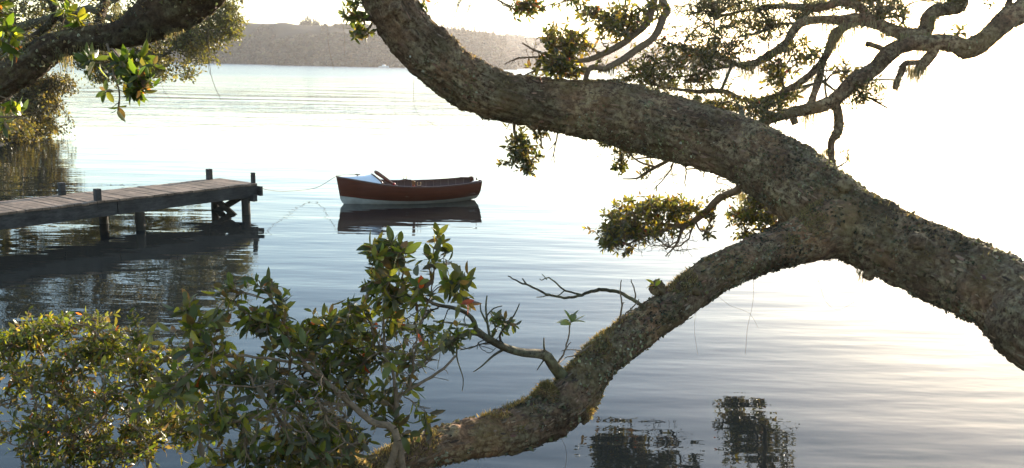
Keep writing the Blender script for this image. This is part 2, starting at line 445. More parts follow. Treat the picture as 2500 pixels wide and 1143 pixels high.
def moss(name, infos, n, parent, rng, length=(.02, .06), thr=.0, sc=2.2, upmin=.1, where=None):
    pp = []; nn = []
    tot = sum(i['r'].sum() for i in infos)
    for info in infos:
        def c(p, nr, g):
            ok = (nr[:, 2] > upmin + .3 * g.random(len(p))) & ((fbm(p * sc + 31, 3) + .3 * fbm(p * 12, 2)) > thr)
            if where is not None: ok &= where(p)
            return ok
        p, nr, t = scatter_surface(info, int(n * info['r'].sum() / tot), rng, c); pp.append(p); nn.append(nr)
    p = np.vstack(pp); nr = np.vstack(nn); m = len(p)
    if m == 0: return
    d = nr + np.array([0, 0, .5]) + rng.normal(0, .5, (m, 3))
    L = rng.uniform(*length, m)
    return leaves_mesh(name, p - nr * .006, d, rng.normal(0, 1, (m, 3)), L, rng.uniform(.003, .006, m), pick(PAL_MOSS, m, rng, .25), M_MOSS, parent, rng, rows=1, bend=.4)

def beards(name, spots, parent, rng, per=60, mat=None):
    """hanging beard lichen: spots (x,y,z,length,spread) in world metres"""
    for (x, y, z, ln, sp) in spots:
        mb = MB(); k = max(6, int(per * rng.uniform(.7, 1.3)))
        for _ in range(k):
            o = np.array([x, y, z]) + rng.normal(0, 1, 3) * np.array([sp, sp, sp * .25]); L = ln * rng.uniform(.3, 1.0); wd = rng.uniform(.0018, .0045)
            n = 5; t = np.linspace(0, 1, n)[:, None]; sway = rng.normal(0, .12 * L, 3); sway[2] = 0
            wv = rng.normal(0, .02 * L + .002, (n, 3)); wv[0] = 0
            ctr = o + np.array([0, 0, -L]) * t + sway * t * t + wv
            a = rng.random() * 6.28; sdv = np.array([cos(a), sin(a), 0]); ww = wd * (1 - t * .75)
            v = np.stack([ctr - sdv * ww, ctr + sdv * ww], 1).reshape(-1, 3)
            i = np.arange(n - 1); mb.add(v, np.stack([2 * i, 2 * i + 1, 2 * i + 3, 2 * i + 2], 1))
        vv = np.concatenate(mb.v); qq = np.concatenate(mb.q); col = np.repeat(pick(PAL_BEARD, len(qq) // 4, rng, .2), 4, 0)
        link(name, mesh_np(name, vv, qq, None, col), M_MOSS, parent)

# ================================================================== GROUND, WATER, HILLS
def ax(a, b, n, near=0, pw=2.2):
    t = np.linspace(-1, 1, n); return near + np.sign(t) * np.abs(t) ** pw * np.where(t > 0, b - near, near - a)
XL = np.array([(-200, -30), (0, -11), (4, -9.5), (9, -10.5), (14, -13), (20, -15.5), (28, -17.8), (34, -18.8), (37, -19.2), (40, -21), (46, -27), (60, -45), (120, -110), (400, -380), (3000, -2600)], float)
XR = np.array([(-200, 30), (0, 7), (5, 7.0), (9, 9.5), (14, 15), (30, 40), (60, 90), (200, 320), (600, 900), (3000, 3000)], float)
def land_h(x, y):
    xl = np.interp(y, XL[:, 0], XL[:, 1]); xr = np.interp(y, XR[:, 0], XR[:, 1]); yn = np.interp(x, [-12, -6, -3, 0, 3, 5, 8], [8, 5.0, 4.6, 4.6, 4.4, 5.0, 8])
    d = np.maximum(np.maximum(xl - x, x - xr), yn - y)      # >0 inside land
    h = np.where(d > 0, 1.55 * (1 - np.exp(-d / 2.2)) + .02 * np.clip(d, 0, 200), np.maximum(d * .45, -2.2))
    return h
gx = ax(-3000, 3000, 221, 0); gy = ax(-400, 3300, 241, 12)
GX, GY = np.meshgrid(gx, gy); q = np.stack([GX, GY, GX * 0], -1)
GZ = land_h(GX, GY) + .06 * fbm(q * 1.5, 3) - .02
GM = plain("ground_soil", (.03, .024, .015), .95, .5, 3, .6)
ground = link("ground", mesh_np("ground", np.stack([GX, GY, GZ], -1).reshape(-1, 3), grid_quads(len(gy), len(gx), False), smooth=True), GM); tag(ground, kind='structure')

# water
m, n, o = new_mat("lake_water")
geo = n.nodes.new("ShaderNodeNewGeometry")
c1 = coord(n, (.55, 1.7, 1)); c2 = coord(n, (.16, .75, 1)); c3 = coord(n, (1.2, 3.2, 1)); c4 = coord(n, (.012, .03, 1))
sep = n.nodes.new("ShaderNodeSeparateXYZ"); n.links.new(geo.outputs['Position'], sep.inputs[0])
yy = sep.outputs[1]
n1 = noise(n, c1, 1.0, 3, .5); n2 = noise(n, c2, 1.0, 3, .5); n3 = noise(n, c3, 1.6, 2, .5); patch = noise(n, c4, 1, 2, .5)
# breeze: ripples grow with distance from the sheltered shore
far_ = ramp_out(n, yy, 22.0, 75.0); far2 = ramp_out(n, yy, 140.0, 210.0)
pz = ramp_out(n, patch, .38, .62)
h_small = math_(n, 'MULTIPLY', n3, math_(n, 'ADD', .0016, math_(n, 'MULTIPLY', far_, .006)))
h_mid = math_(n, 'MULTIPLY', n1, math_(n, 'ADD', .0075, math_(n, 'MULTIPLY', math_(n, 'MULTIPLY', far_, math_(n, 'ADD', .5, pz)), math_(n, 'MULTIPLY', ramp_out(n, yy, 110.0, 60.0), .05))))
c5 = coord(n, (.045, .17, 1)); n5 = noise(n, c5, 1.0, 3, .6); far3 = math_(n, 'MULTIPLY', ramp_out(n, yy, 30.0, 80.0), ramp_out(n, yy, 190.0, 120.0))
h_big = math_(n, 'ADD', math_(n, 'MULTIPLY', n2, .030), math_(n, 'MULTIPLY', math_(n, 'MULTIPLY', n5, far3), .42))
hh = math_(n, 'ADD', h_small, math_(n, 'ADD', h_mid, h_big))
bu = N(n, "ShaderNodeBump"); bu.inputs['Strength'].default_value = 1.0; bu.inputs['Distance'].default_value = 1.0
n.links.new(hh, bu.inputs['Height'])
b = N(n, "ShaderNodeBsdfPrincipled", IOR=1.333); b.inputs['Base Color'].default_value = (.014, .017, .017, 1)
rg = math_(n, 'ADD', .012, math_(n, 'ADD', math_(n, 'MULTIPLY', ramp_out(n, yy, 45.0, 120.0), .13), math_(n, 'MULTIPLY', far2, .10))); n.links.new(rg, b.inputs['Roughness'])
n.links.new(bu.outputs[0], b.inputs['Normal']); n.links.new(b.outputs[0], o.inputs[0])
M_WATER = m
wx = ax(-3000, 3000, 41); wy = ax(-60, 3200, 41, 20); WX, WY = np.meshgrid(wx, wy)
water = link("water", mesh_np("water", np.stack([WX, WY, WX * 0], -1).reshape(-1, 3), grid_quads(41, 41, False)), M_WATER); tag(water, kind='structure')

# hills : ridge profile (px, crest py, crest depth) and foot depth
def hill(name, prof, foot, back, mat, seed, rough_=1.0):
    prof = np.array(prof, float); px = np.arange(prof[0, 0], prof[-1, 0] + 1, 6.0)
    cy_ = np.interp(px, prof[:, 0], prof[:, 1]); cd = np.interp(px, prof[:, 0], prof[:, 2]); fd = np.interp(px, *np.array(foot, float).T)
    rows = 46; V = []
    for j in range(rows):
        t = j / (rows - 1)
        if t <= .72:
            u = t / .72; hs = sin(u * pi / 2) ** .9
        else:
            u = 1 + (t - .72) / .28 * .9; hs = max(0, cos((u - 1) / .9 * pi / 2) ** 1.0)
        row = []
        for k in range(len(px)):
            top = P(px[k], cy_[k], cd[k]); r = ray(px[k], 200); az = r[:2] / r[1]
            yb = fd[k] + (top[1] - fd[k]) * min(u, 1) + (max(0, u - 1)) * back
            p = np.array([az[0] * yb, yb, (top[2]) * hs - .3 * (1 - min(1, u))]); row.append(p)
        V.append(row)
    V = np.array(V); nz = fbm(V * np.array([.012, .012, .02]) + seed, 4); ed = np.clip(np.linspace(0, 4, rows), 0, 1)[:, None] * np.clip((1 - np.linspace(0, 1, rows)) * 3.4 , 0, 1)[:, None]
    V[..., 1] += nz * 26 * ed * rough_; V[..., 2] += fbm(V * .03 + seed, 3) * 2.0 * ed * rough_
    ob = link(name, mesh_np(name, V.reshape(-1, 3), grid_quads(rows, len(px), False), smooth=True), mat); tag(ob, kind='structure')
    return V
def hill_material():
    m, n, o = new_mat("hill_scrub"); c = coord(n)
    a = noise(n, c, .012, 5, .6); b_ = noise(n, c, .08, 5, .7); d_ = noise(n, c, .5, 3, .7)
    pasture = mixc(n, d_, (.10, .08, .05), (.15, .12, .075)); bush = mixc(n, b_, (.035, .03, .022), (.07, .058, .04))
    g = n.nodes.new("ShaderNodeNewGeometry"); s_ = n.nodes.new("ShaderNodeSeparateXYZ"); n.links.new(g.outputs['Position'], s_.inputs[0])
    hi = math_(n, 'ADD', math_(n, 'MULTIPLY', s_.outputs[2], .010), math_(n, 'MULTIPLY', a, .7))
    f_ = ramp_out(n, hi, .60, .72)
    cc = mixc(n, f_, bush, pasture)
    b = N(n, "ShaderNodeBsdfPrincipled", Roughness=1.0); b.inputs['Specular IOR Level'].default_value = .1; n.links.new(cc, b.inputs['Base Color']); n.links.new(b.outputs[0], o.inputs[0]); return m
M_HILL = hill_material()
H1 = hill("hills", [(-500, 70, 900), (-200, 60, 860), (100, 66, 800), (350, 62, 760), (480, 60, 720), (560, 56, 700), (640, 60, 690), (700, 56, 680), (760, 64, 660), (820, 68, 650), (900, 69, 640), (1000, 74, 640), (1060, 80, 640), (1150, 96, 640), (1200, 108, 650), (1230, 140, 600), (1260, 168, 540)],
          [(-500, 640), (560, 640), (675, 600), (680, 545), (900, 535), (1260, 505)], 160, M_HILL, 3)
H2 = hill("hills_behind", [(980, 90, 980), (1080, 88, 960), (1180, 100, 950), (1280, 112, 980), (1330, 114, 1000), (1400, 116, 1050), (1450, 120, 1080), (1560, 119, 1150), (1650, 128, 1200), (1720, 138, 1300), (1780, 158, 1300)],
          [(980, 760), (1280, 640), (1500, 760), (1780, 900)], 250, M_HILL, 11)
H3 = hill("far_hills", [(1500, 150, 1700), (1700, 146, 1700), (1850, 146, 1750), (2000, 152, 1800), (2200, 156, 1800), (2500, 160, 1800), (2900, 150, 1700), (3300, 140, 1600)],
          [(1500, 1400), (3300, 1400)], 400, M_HILL, 21)

# bush canopy on the hills: uncountable -> stuff
def canopy(name, V, count, seed, mask, size=(2.5, 6), pal=PAL_FAR, label=None):
    rng = np.random.default_rng(seed); rows, cols = V.shape[:2]
    i = rng.integers(0, int(rows * .76), count) ; j = rng.integers(0, cols - 1, count)
    u = rng.random(count)[:, None]; u2 = rng.random(count)[:, None]
    p = V[i, j] * (1 - u) + V[i, j + 1] * u; p = p * (1 - u2) + u2 * (V[np.minimum(i + 1, rows - 1), j] * (1 - u) + V[np.minimum(i + 1, rows - 1), j + 1] * u)
    ok = mask(p, rng); p = p[ok]; m_ = len(p); R = rng.uniform(*size, m_)
    # crown = 26 leaf-clump facets on a lumpy dome
    k = 26; d = rng.normal(0, 1, (m_, k, 3)); d[..., 2] = np.abs(d[..., 2]) * .9 - .15; d /= np.linalg.norm(d, axis=2)[..., None]
    rad = R[:, None] * rng.uniform(.65, 1.05, (m_, k))
    pos = p[:, None] + d * rad[..., None] * np.array([1, 1, 1.1]) + np.array([0, 0, 1]) * (R * .35)[:, None, None]
    pos = pos.reshape(-1, 3); dd = (np.cross(d, rng.normal(0, 1, d.shape))).reshape(-1, 3); L = np.repeat(R, k) * rng.uniform(.7, 1.2, m_ * k)
    pos = pos - dd / (np.linalg.norm(dd, axis=1)[:, None] + 1e-9) * (L / 2)[:, None]
    tree_c = pick(pal, m_, rng, .18)
    ob = leaves_mesh(name, pos, dd, d.reshape(-1, 3), L, L * .9, np.repeat(tree_c, k, 0) * rng.normal(1, .1, (m_ * k, 1)).clip(.5, 1.5), M_CANOPY, None, rng, rows=2, bend=.1, fold=.3)
    tag(ob, label, None, None, 'stuff'); return ob
canopy("hillside_bush", H1, 13000, 5, lambda p, r: (fbm(p * .012, 3) * 1.0 + (26 - p[:, 2]) * .035 + .1 * r.normal(0, 1, len(p))) > .30, (1.0, 2.1), pal=[((.05, .045, .028), .6), ((.08, .068, .042), .3), ((.11, .095, .06), .1)], label="dark native bush covering the lower slope of the hazy hillside")
canopy("forest_behind", H2, 2600, 6, lambda p, r: p[:, 2] < 44, (3, 6), pal=[((.05, .045, .028), .6), ((.08, .068, .042), .4)], label="pale hazy forest on the ridge behind the big limb")

# ridge pines: individuals
def pine_mesh(seed, h=11.0):
    rng = np.random.default_rng(seed); pos = []; dr = []; nm = []; L = []
    for k in range(150):
        z = h * (.12 + .88 * rng.random() ** .9); a = rng.random() * 6.28; ln = (h - z) * .30 + .5
        pos.append((0, 0, z)); d = np.array([cos(a), sin(a), rng.uniform(-.1, .5)]); dr.append(d); nm.append((0, 0, 1)); L.append(ln * rng.uniform(.6, 1.1))
    return rng, np.array(pos, float), np.array(dr), np.array(nm, float) + rng.normal(0, .5, (150, 3)), np.array(L)
M_TRUNKF = plain("pine_bark", (.10, .08, .06), .9, .3, 2)
pine_src = []
for sdn in range(3):
    rng, pos, dr, nm, L = pine_mesh(40 + sdn, 11)
    crown = leaves_mesh("crown", pos, dr, nm, L, .55 + L * .28, pick([((.035, .045, .02), .7), ((.06, .06, .03), .3)], len(pos), rng), M_CANOPY, None, rng, rows=2, bend=.15)
    S.collection.objects.unlink(crown)
    tb = MB(); tb.tube([(0, 0, -1.5), (0, 0, 4), (.05, 0, 10.6)], [.28, .2, .05], 7); tr = tb.obj("trunk", M_TRUNKF); S.collection.objects.unlink(tr)
    pine_src.append((crown, tr))
def place_pines(rows, group, labels, seed):
    rng = np.random.default_rng(seed)
    for i, (px, py, d, s_) in enumerate(rows):
        b0 = P(px, py, d); e_ = empty("pine_tree", b0, labels(i, px), "tree", group); e_.rotation_euler[2] = rng.random() * 6.28; e_.scale = (s_ * .95, s_ * .95, s_ * rng.uniform(.9, 1.15))
        for src in pine_src[i % 3]:
            c = src.copy(); S.collection.objects.link(c); c.parent = e_
rng = np.random.default_rng(77)
r1 = []
for px in np.arange(1072, 1232, 3.4):       # tall stand right of the big limb
    r1.append((px + rng.normal(0, 1), np.interp(px, [1060, 1150, 1225], [88, 103, 118]) + rng.normal(0, 2), 636 + rng.normal(0, 4), rng.uniform(.55, .95)))
place_pines(r1, "tall conifers on the ridge right of the big limb", lambda i, px: "tall hazy conifer in the ridge-top stand right of the big limb", 1)
r2 = [(px + rng.normal(0, 1), 66 + rng.normal(0, 1.2), 658 + rng.normal(0, 4), rng.uniform(.75, 1.1) * (.16 + .55 * max(0, 1 - ((px - 757) / 31) ** 2) ** .6)) for px in np.arange(732, 785, 3.2)]
place_pines(r2, "clump of trees on the hilltop", lambda i, px: "dark tree in the small clump on top of the bare hill", 2)
r3 = [(px + rng.normal(0, 2), np.interp(px, [800, 920], [72, 76]), 645, rng.uniform(.22, .38)) for px in np.arange(795, 925, 5)]
place_pines(r3, "low trees along the skyline left of the big limb", lambda i, px: "low tree on the skyline between hilltop clump and big limb", 3)
r4 = [(px + rng.normal(0, 2), np.interp(px, [1230, 1300, 1700], [110, 116, 136]), 985 + (px - 1250) * .4, rng.uniform(.5, .8)) for px in np.arange(1232, 1560, 8)]
place_pines(r4, "faint conifers on the distant ridge", lambda i, px: "faint conifer on the distant pale ridge near the glare", 4)

# ================================================================== JETTY
def wood(name, dark, light, sc=6, stretch=(1, 1, 1), rough=.85):
    m, n, o = new_mat(name)
    g = n.nodes.new("ShaderNodeTexCoord"); mp = n.nodes.new("ShaderNodeMapping"); mp.inputs['Scale'].default_value = stretch; n.links.new(g.outputs['Object'], mp.inputs[0])
    a = noise(n, mp.outputs[0], sc, 8, .7); b_ = noise(n, coord(n), 3, 4, .6)
    r = ramp(n, [(.32, dark), (.68, light)]); n.links.new(a, r.inputs[0])
    st = ramp(n, [(.4, (.45, .45, .42)), (.62, (1, 1, 1))]); n.links.new(b_, st.inputs[0])
    gi = n.nodes.new("ShaderNodeNewGeometry"); rr = ramp(n, [(0, (.7, .7, .7)), (1, (1.0, 1.0, 1.0))]); n.links.new(gi.outputs['Random Per Island'], rr.inputs[0])
    c = mixc(n, 1, mixc(n, .8, r.outputs[0], st.outputs[0], 'MULTIPLY'), rr.outputs[0], 'MULTIPLY')
    gz = n.nodes.new('ShaderNodeSeparateXYZ'); n.links.new(coord(n), gz.inputs[0]); wet = ramp_out(n, math_(n, 'ADD', gz.outputs[2], math_(n, 'MULTIPLY', b_, .12)), .20, .13); c = mixc(n, wet, c, (.018, .017, .010))
    b = N(n, "ShaderNodeBsdfPrincipled", Roughness=rough); n.links.new(c, b.inputs['Base Color'])
    bu = N(n, "ShaderNodeBump"); bu.inputs['Strength'].default_value = .5; bu.inputs['Distance'].default_value = .006; n.links.new(a, bu.inputs['Height']); n.links.new(bu.outputs[0], b.inputs['Normal'])
    n.links.new(b.outputs[0], o.inputs[0]); return m
M_DECK = wood("weathered_decking", (.15, .10, .07), (.43, .30, .21), 5, (3, 3, 3))
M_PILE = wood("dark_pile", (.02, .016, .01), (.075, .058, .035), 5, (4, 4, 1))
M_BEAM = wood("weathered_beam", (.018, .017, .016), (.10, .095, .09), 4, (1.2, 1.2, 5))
DZ = .64
A = Z(625, 447, DZ); B = Z(0, 519, DZ); Af = Z(517, 437, DZ)      # near end corner, near edge at frame, far end corner
dj = (B - A); dj[2] = 0; dj /= np.linalg.norm(dj)                     # along the jetty towards the bank
pj = np.array([dj[1], -dj[0], 0.]); pj = pj if np.dot(pj, Af - A) > 0 else -pj
W_ = 1.06; LJ = 9.2
W_ = max(.8, min(1.35, float(np.linalg.norm((Af - A) - dj * np.dot(Af - A, dj))))); LJ = 11.5; print('jetty width', W_)
jet = empty("jetty", (A + dj * LJ / 2 + pj * W_ / 2) * [1, 1, 0], "old wooden jetty with plank deck reaching from the left bank over the lake", "jetty")
mb = MB(); x = 0.0; rng = np.random.default_rng(8)
while x < LJ:
    wd = .14; c0 = A + dj * (x + wd / 2) + pj * (W_ / 2 + rng.normal(0, .006)); c0[2] = DZ - .02 + rng.normal(0, .0025)
    mb.box(c0, (wd - .008, W_ + .06, .04), np.stack([dj, pj, [0, 0, 1]], 1) @ _rz(rng.normal(0, .006))); x += wd
mb.obj("deck", M_DECK, jet, bevel=.004)
for k, off in enumerate((.03, W_ - .03)):
    mb = MB(); segs = [(-.02, 3.1), (3.12, LJ)]
    for a_, b_ in segs:
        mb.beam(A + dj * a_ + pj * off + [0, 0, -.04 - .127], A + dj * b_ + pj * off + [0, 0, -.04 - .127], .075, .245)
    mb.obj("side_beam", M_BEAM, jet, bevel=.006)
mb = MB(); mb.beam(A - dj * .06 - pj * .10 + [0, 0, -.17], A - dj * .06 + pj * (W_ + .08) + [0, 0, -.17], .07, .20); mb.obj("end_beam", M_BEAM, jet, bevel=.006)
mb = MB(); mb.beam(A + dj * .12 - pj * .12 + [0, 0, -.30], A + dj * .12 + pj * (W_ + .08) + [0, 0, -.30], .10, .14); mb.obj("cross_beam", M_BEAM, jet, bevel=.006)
def pile(px, py, off, top, r=.085, lean=(0, 0)):
    ss = np.linspace(-1, 9, 2000); w_ = (A * [1, 1, 0] + np.array([0, 0, .2]))[None] + ss[:, None] * dj + pj * off - np.array([0, 0, CH]); cc_ = w_ @ CM
    s_ = ss[np.argmin(np.abs(1250 + FPX * cc_[:, 0] / -cc_[:, 2] - px))]; b0 = A * [1, 1, 0] + dj * s_ + pj * off
    mb = MB(); zz = np.linspace(-1.9, top, 14); pts = np.stack([b0[0] + lean[0] * (zz - top), b0[1] + lean[1] * (zz - top), zz], 1); pts[:, :2] += np.random.default_rng(abs(int(px)) + 5).normal(0, .004, (14, 2))
    rg = np.random.default_rng(abs(int(px))); mb.tube(pts, r * (1 + .04 * rg.normal(0, 1, 14)), 14); mb.obj("post", M_PILE, jet, smooth=False, bevel=.004); return b0
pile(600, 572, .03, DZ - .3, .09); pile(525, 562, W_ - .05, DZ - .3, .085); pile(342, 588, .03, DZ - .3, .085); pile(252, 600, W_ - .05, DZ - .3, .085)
pile(-260, 700, .03, DZ - .3, .085); pile(-150, 700, W_ - .05, DZ - .3, .075)
def stub(px, py, off, h, s_=.10):
    q_ = Z(px, py, DZ); t = np.dot(q_ - A, dj); c0 = A * [1, 1, 0] + dj * t + pj * off
    mb = MB(); mb.box((c0[0], c0[1], DZ - .20 + (h + .20) / 2), (s_, s_ * 1.1, h + .20), np.stack([dj, pj, [0, 0, 1]], 1)); mb.obj("post", M_BEAM, jet, bevel=.006)
stub(612, 446, .045, .22, .07); stub(507, 438, W_ - .06, .23, .10); stub(226, 488, .045, .22, .10); stub(143, 475, W_ - .06, .24, .10)
# X brace between the two end piles
pA = A * [1, 1, 0] + dj * .35 ; mb = MB()
mb.beam(pA + pj * .05 + [0, 0, .38], pA + pj * (W_ - .1) + [0, 0, -.12], .045, .13); mb.beam(pA + dj * .05 + pj * (W_ - .1) + [0, 0, .38], pA + dj * .05 + pj * .05 + [0, 0, -.12], .045, .13)
mb.obj("cross_brace", M_BEAM, jet, bevel=.004)

# ================================================================== DINGHY
bow = Z(842, 498); stn = Z(1166, 486.5)
LB = 3.07; db = stn - bow; db[2] = 0; db /= np.linalg.norm(db); sb = np.array([db[1], -db[0], 0]); sb = sb if sb[1] < 0 else -sb   # sb points to the camera side
def Bp(x, y, z): return bow * [1, 1, 0] + db * x + sb * y + np.array([0, 0, z])
din = empty("rowing_dinghy", tuple(Bp(LB / 2, 0, 0)), "varnished wooden rowing dinghy with white bottom and white foredeck afloat on the lake", "boat")
tS = np.linspace(0, 1, 40)
def sheer(t): return np.interp(t, [0, .12, .25, .4, .55, .7, .85, 1.0], [.615, .545, .475, .425, .405, .41, .435, .475])
def halfb(t): return np.interp(t, [0, .04, .1, .2, .32, .48, .65, .8, .92, 1.0], [.012, .10, .22, .38, .51, .60, .60, .55, .49, .44])
def keel(t): return np.interp(t, [0, .02, .05, .1, .5, .75, .9, 1.0], [-.02, -.07, -.12, -.15, -.16, -.12, -.05, .015])
def paint(t): return np.interp(t, [0, .3, .5, .75, 1.0], [.185, .11, .085, .10, .15])
def x_at(t, z):       # raked stem and slightly raked transom
    zc = np.clip(z, -.2, .8); st = np.where(zc < .17, -.09 * (1 - (1 - zc / .17) ** 2), -.09 - .07 * (zc - .17) / .43)
    return t * LB + st * (1 - t) ** 8 + .05 * (z / .5) * t ** 8
def section(t, inset=0.0, lift=0.0):
    """profile from keel to gunwale: list of (y,z)"""
    u = np.linspace(0, 1, 15); hb = halfb(t) - inset; k = keel(t) + lift; sh = sheer(t)
    y = hb * (1 - (1 - u) ** (2.3 if t > .1 else 1.5)) * (1 - .0 * u); z = k + (sh - k) * u ** (1.25 if t > .1 else 1.0)
    fl = .10 * np.clip(1 - t * 1.3, 0, 1); y = y * (1 - fl * (1 - u))
    return y, z
def hull_surface(inset, lift, t0=0, t1=1, m_=44, flip=False):
    ts = np.linspace(t0, t1, m_); V = []
    for t in ts:
        y, z = section(t, inset if t > .06 else min(inset, halfb(t) * .6), lift)
        row = [Bp(x_at(t, zz), -yy_, zz) for yy_, zz in zip(y[::-1], z[::-1])] + [Bp(x_at(t, zz), yy_, zz) for yy_, zz in zip(y[1:], z[1:])]
        V.append(row)
    return np.array(V)
# outer skin: split at paint line via material on z
def hull_mat():
    m, n, o = new_mat("varnished_hull")
    tc = n.nodes.new("ShaderNodeTexCoord"); mp = n.nodes.new("ShaderNodeMapping"); mp.inputs['Rotation'].default_value = (0, 0, -math.atan2(db[1], db[0])); n.links.new(tc.outputs['Object'], mp.inputs[0])
    s1 = n.nodes.new("ShaderNodeMapping"); s1.inputs['Scale'].default_value = (1.2, 4, 22); n.links.new(mp.outputs[0], s1.inputs[0])
    a = noise(n, s1.outputs[0], 1.0, 8, .6); a2 = noise(n, mp.outputs[0], 1.3, 3, .5)
    r = ramp(n, [(.3, (.045, .009, .004)), (.7, (.13, .028, .011))]); n.links.new(a, r.inputs[0])
    col = mixc(n, .4, r.outputs[0], mixc(n, a2, (.04, .009, .004), (.19, .045, .016)))
    sep = n.nodes.new("ShaderNodeSeparateXYZ"); n.links.new(mp.outputs[0], sep.inputs[0])
    xx = math_(n, 'DIVIDE', sep.outputs[0], LB); x2 = math_(n, 'MULTIPLY', xx, xx)
    pl = math_(n, 'ADD', math_(n, 'ADD', .074, math_(n, 'MULTIPLY', x2, .34)), math_(n, 'MULTIPLY', xx, -.03))
    f_ = math_(n, 'GREATER_THAN', sep.outputs[2], pl)
    wn = noise(n, mp.outputs[0], 6, 5, .6); wr = ramp(n, [(.3, (.36, .34, .29)), (.7, (.52, .50, .44))]); n.links.new(wn, wr.inputs[0])
    c = mixc(n, f_, wr.outputs[0], col)
    b = N(n, "ShaderNodeBsdfPrincipled", Roughness=.32); n.links.new(c, b.inputs['Base Color']); b.inputs['Coat Weight'].default_value = .15; b.inputs['Coat Roughness'].default_value = .15; b.inputs['Specular IOR Level'].default_value = .35
    # plank seams
    pb = n.nodes.new("ShaderNodeTexWave"); pb.wave_type = 'BANDS'; pb.bands_direction = 'Z'; pb.inputs['Scale'].default_value = 2.1; pb.inputs['Distortion'].default_value = .4; n.links.new(mp.outputs[0], pb.inputs[0])
    sr = ramp(n, [(0, (0, 0, 0)), (.06, (1, 1, 1))]); n.links.new(pb.outputs[1], sr.inputs[0])
    bu = N(n, "ShaderNodeBump"); bu.inputs['Strength'].default_value = .4; bu.inputs['Distance'].default_value = .004; n.links.new(sr.outputs[0], bu.inputs['Height']); n.links.new(bu.outputs[0], b.inputs['Normal'])
    n.links.new(b.outputs[0], o.inputs[0]); return m
M_HULL = hull_mat()
M_INNER = plain("boat_interior", (.065, .022, .012), .5, .4, 5, .2, stretch=(1, 1, 4))
M_TRIM = plain("dark_varnish", (.10, .035, .018), .3, .3, 10, coat=.4)
M_WHITEP = plain("white_deck_paint", (.78, .79, .80), .35, .04, 5)
Vo = hull_surface(0, 0); Vi = hull_surface(.022, .03)
k_ = Vo.shape[1]; mq = grid_quads(Vo.shape[0], k_, False)
me = mesh_np("hull", Vo.reshape(-1, 3), mq, smooth=True); ho = link("hull", me, M_HULL, din)
me = mesh_np("inner_skin", Vi.reshape(-1, 3), mq[:, ::-1], smooth=True); link("inner_skin", me, M_INNER, din)
# transom with sculling notch
mb = MB(); y, z = section(1.0); tp = []
prof = [(-.44, .475), (-.44, .50), (-.34, .515), (-.25, .50), (-.19, .44), (-.12, .42), (.12, .42), (.19, .44), (.25, .50), (.34, .515), (.44, .50), (.44, .475)]
low = [(yy_, zz) for yy_, zz in zip(y[::-1], z[::-1])]; low = low + [(-yy_, zz) for yy_, zz in zip(y[1:], z[1:])]
ring = [(-a_, b_) for a_, b_ in prof[::-1]]; ring = [(a_, b_) for a_, b_ in prof] + low[1:-1]
fr = np.array([Bp(x_at(1, zz) - .012, yy_, zz) for yy_, zz in ring]); bk = np.array([Bp(x_at(1, zz) + .018, yy_, zz) for yy_, zz in ring])
import bmesh
def poly_prism(name, a_, b_, mat, parent):
    bm = bmesh.new(); va = [bm.verts.new(v) for v in a_]; vb = [bm.verts.new(v) for v in b_]
    bm.faces.new(va); bm.faces.new(vb[::-1]); k = len(va)
    for i in range(k): bm.faces.new((va[i], vb[i], vb[(i + 1) % k], va[(i + 1) % k]))
    bmesh.ops.recalc_face_normals(bm, faces=bm.faces[:]); bmesh.ops.triangulate(bm, faces=[f for f in bm.faces if len(f.verts) > 4])
    me = bpy.data.meshes.new(name); bm.to_mesh(me); bm.free(); return link(name, me, mat, parent)
poly_prism("transom", fr, bk, M_HULL, din)
for sgn in (-1, 1):
    mb = MB(); ts = np.linspace(.0, 1, 50); pts = np.array([Bp(x_at(t, sheer(t)), sgn * (halfb(t) + .004), sheer(t) + .004) for t in ts])
    mb.tube(pts, .017, 8); mb.obj("gunwale", M_TRIM, din, smooth=True)
    mb = MB(); rl = .515 if sgn > 0 else .50; c0 = Bp(rl * LB, sgn * (halfb(rl) + .0), sheer(rl) + .02)
    pts = [Bp(rl * LB + a_, sgn * halfb(rl), sheer(rl) + .008 + .022 * math.exp(-(a_ / .07) ** 2)) for a_ in np.linspace(-.16, .16, 13)]
    mb.tube(pts, .018, 8); mb.obj("oarlock_pad", M_TRIM, din, smooth=True)
    mb = MB(); mb.tube([Bp(rl * LB + .045 * sin(a_), sgn * halfb(rl), sheer(rl) + .085 - .045 * cos(a_)) for a_ in np.linspace(-2.5, 2.5, 12)], .007, 6)
    mb.obj("oarlock", plain("brass", (.5, .3, .12), .3, .1) if sgn < 0 else bpy.data.materials["brass"], din, smooth=True)
    # stern knees
    poly_prism("stern_knee", [Bp(LB * .99, sgn * .43, .50), Bp(LB * .99, sgn * .27, .50), Bp(LB * .93, sgn * .46, .487)], [Bp(LB * .99, sgn * .43, .475), Bp(LB * .99, sgn * .27, .475), Bp(LB * .93, sgn * .46, .46)], M_TRIM, din)
mb = MB(); zs_ = np.linspace(.655, -.05, 16); mb.tube([Bp(float(x_at(0, z_)) - .004, 0, z_) for z_ in zs_], .017, 8); mb.obj("stem", M_HULL, din, smooth=True)
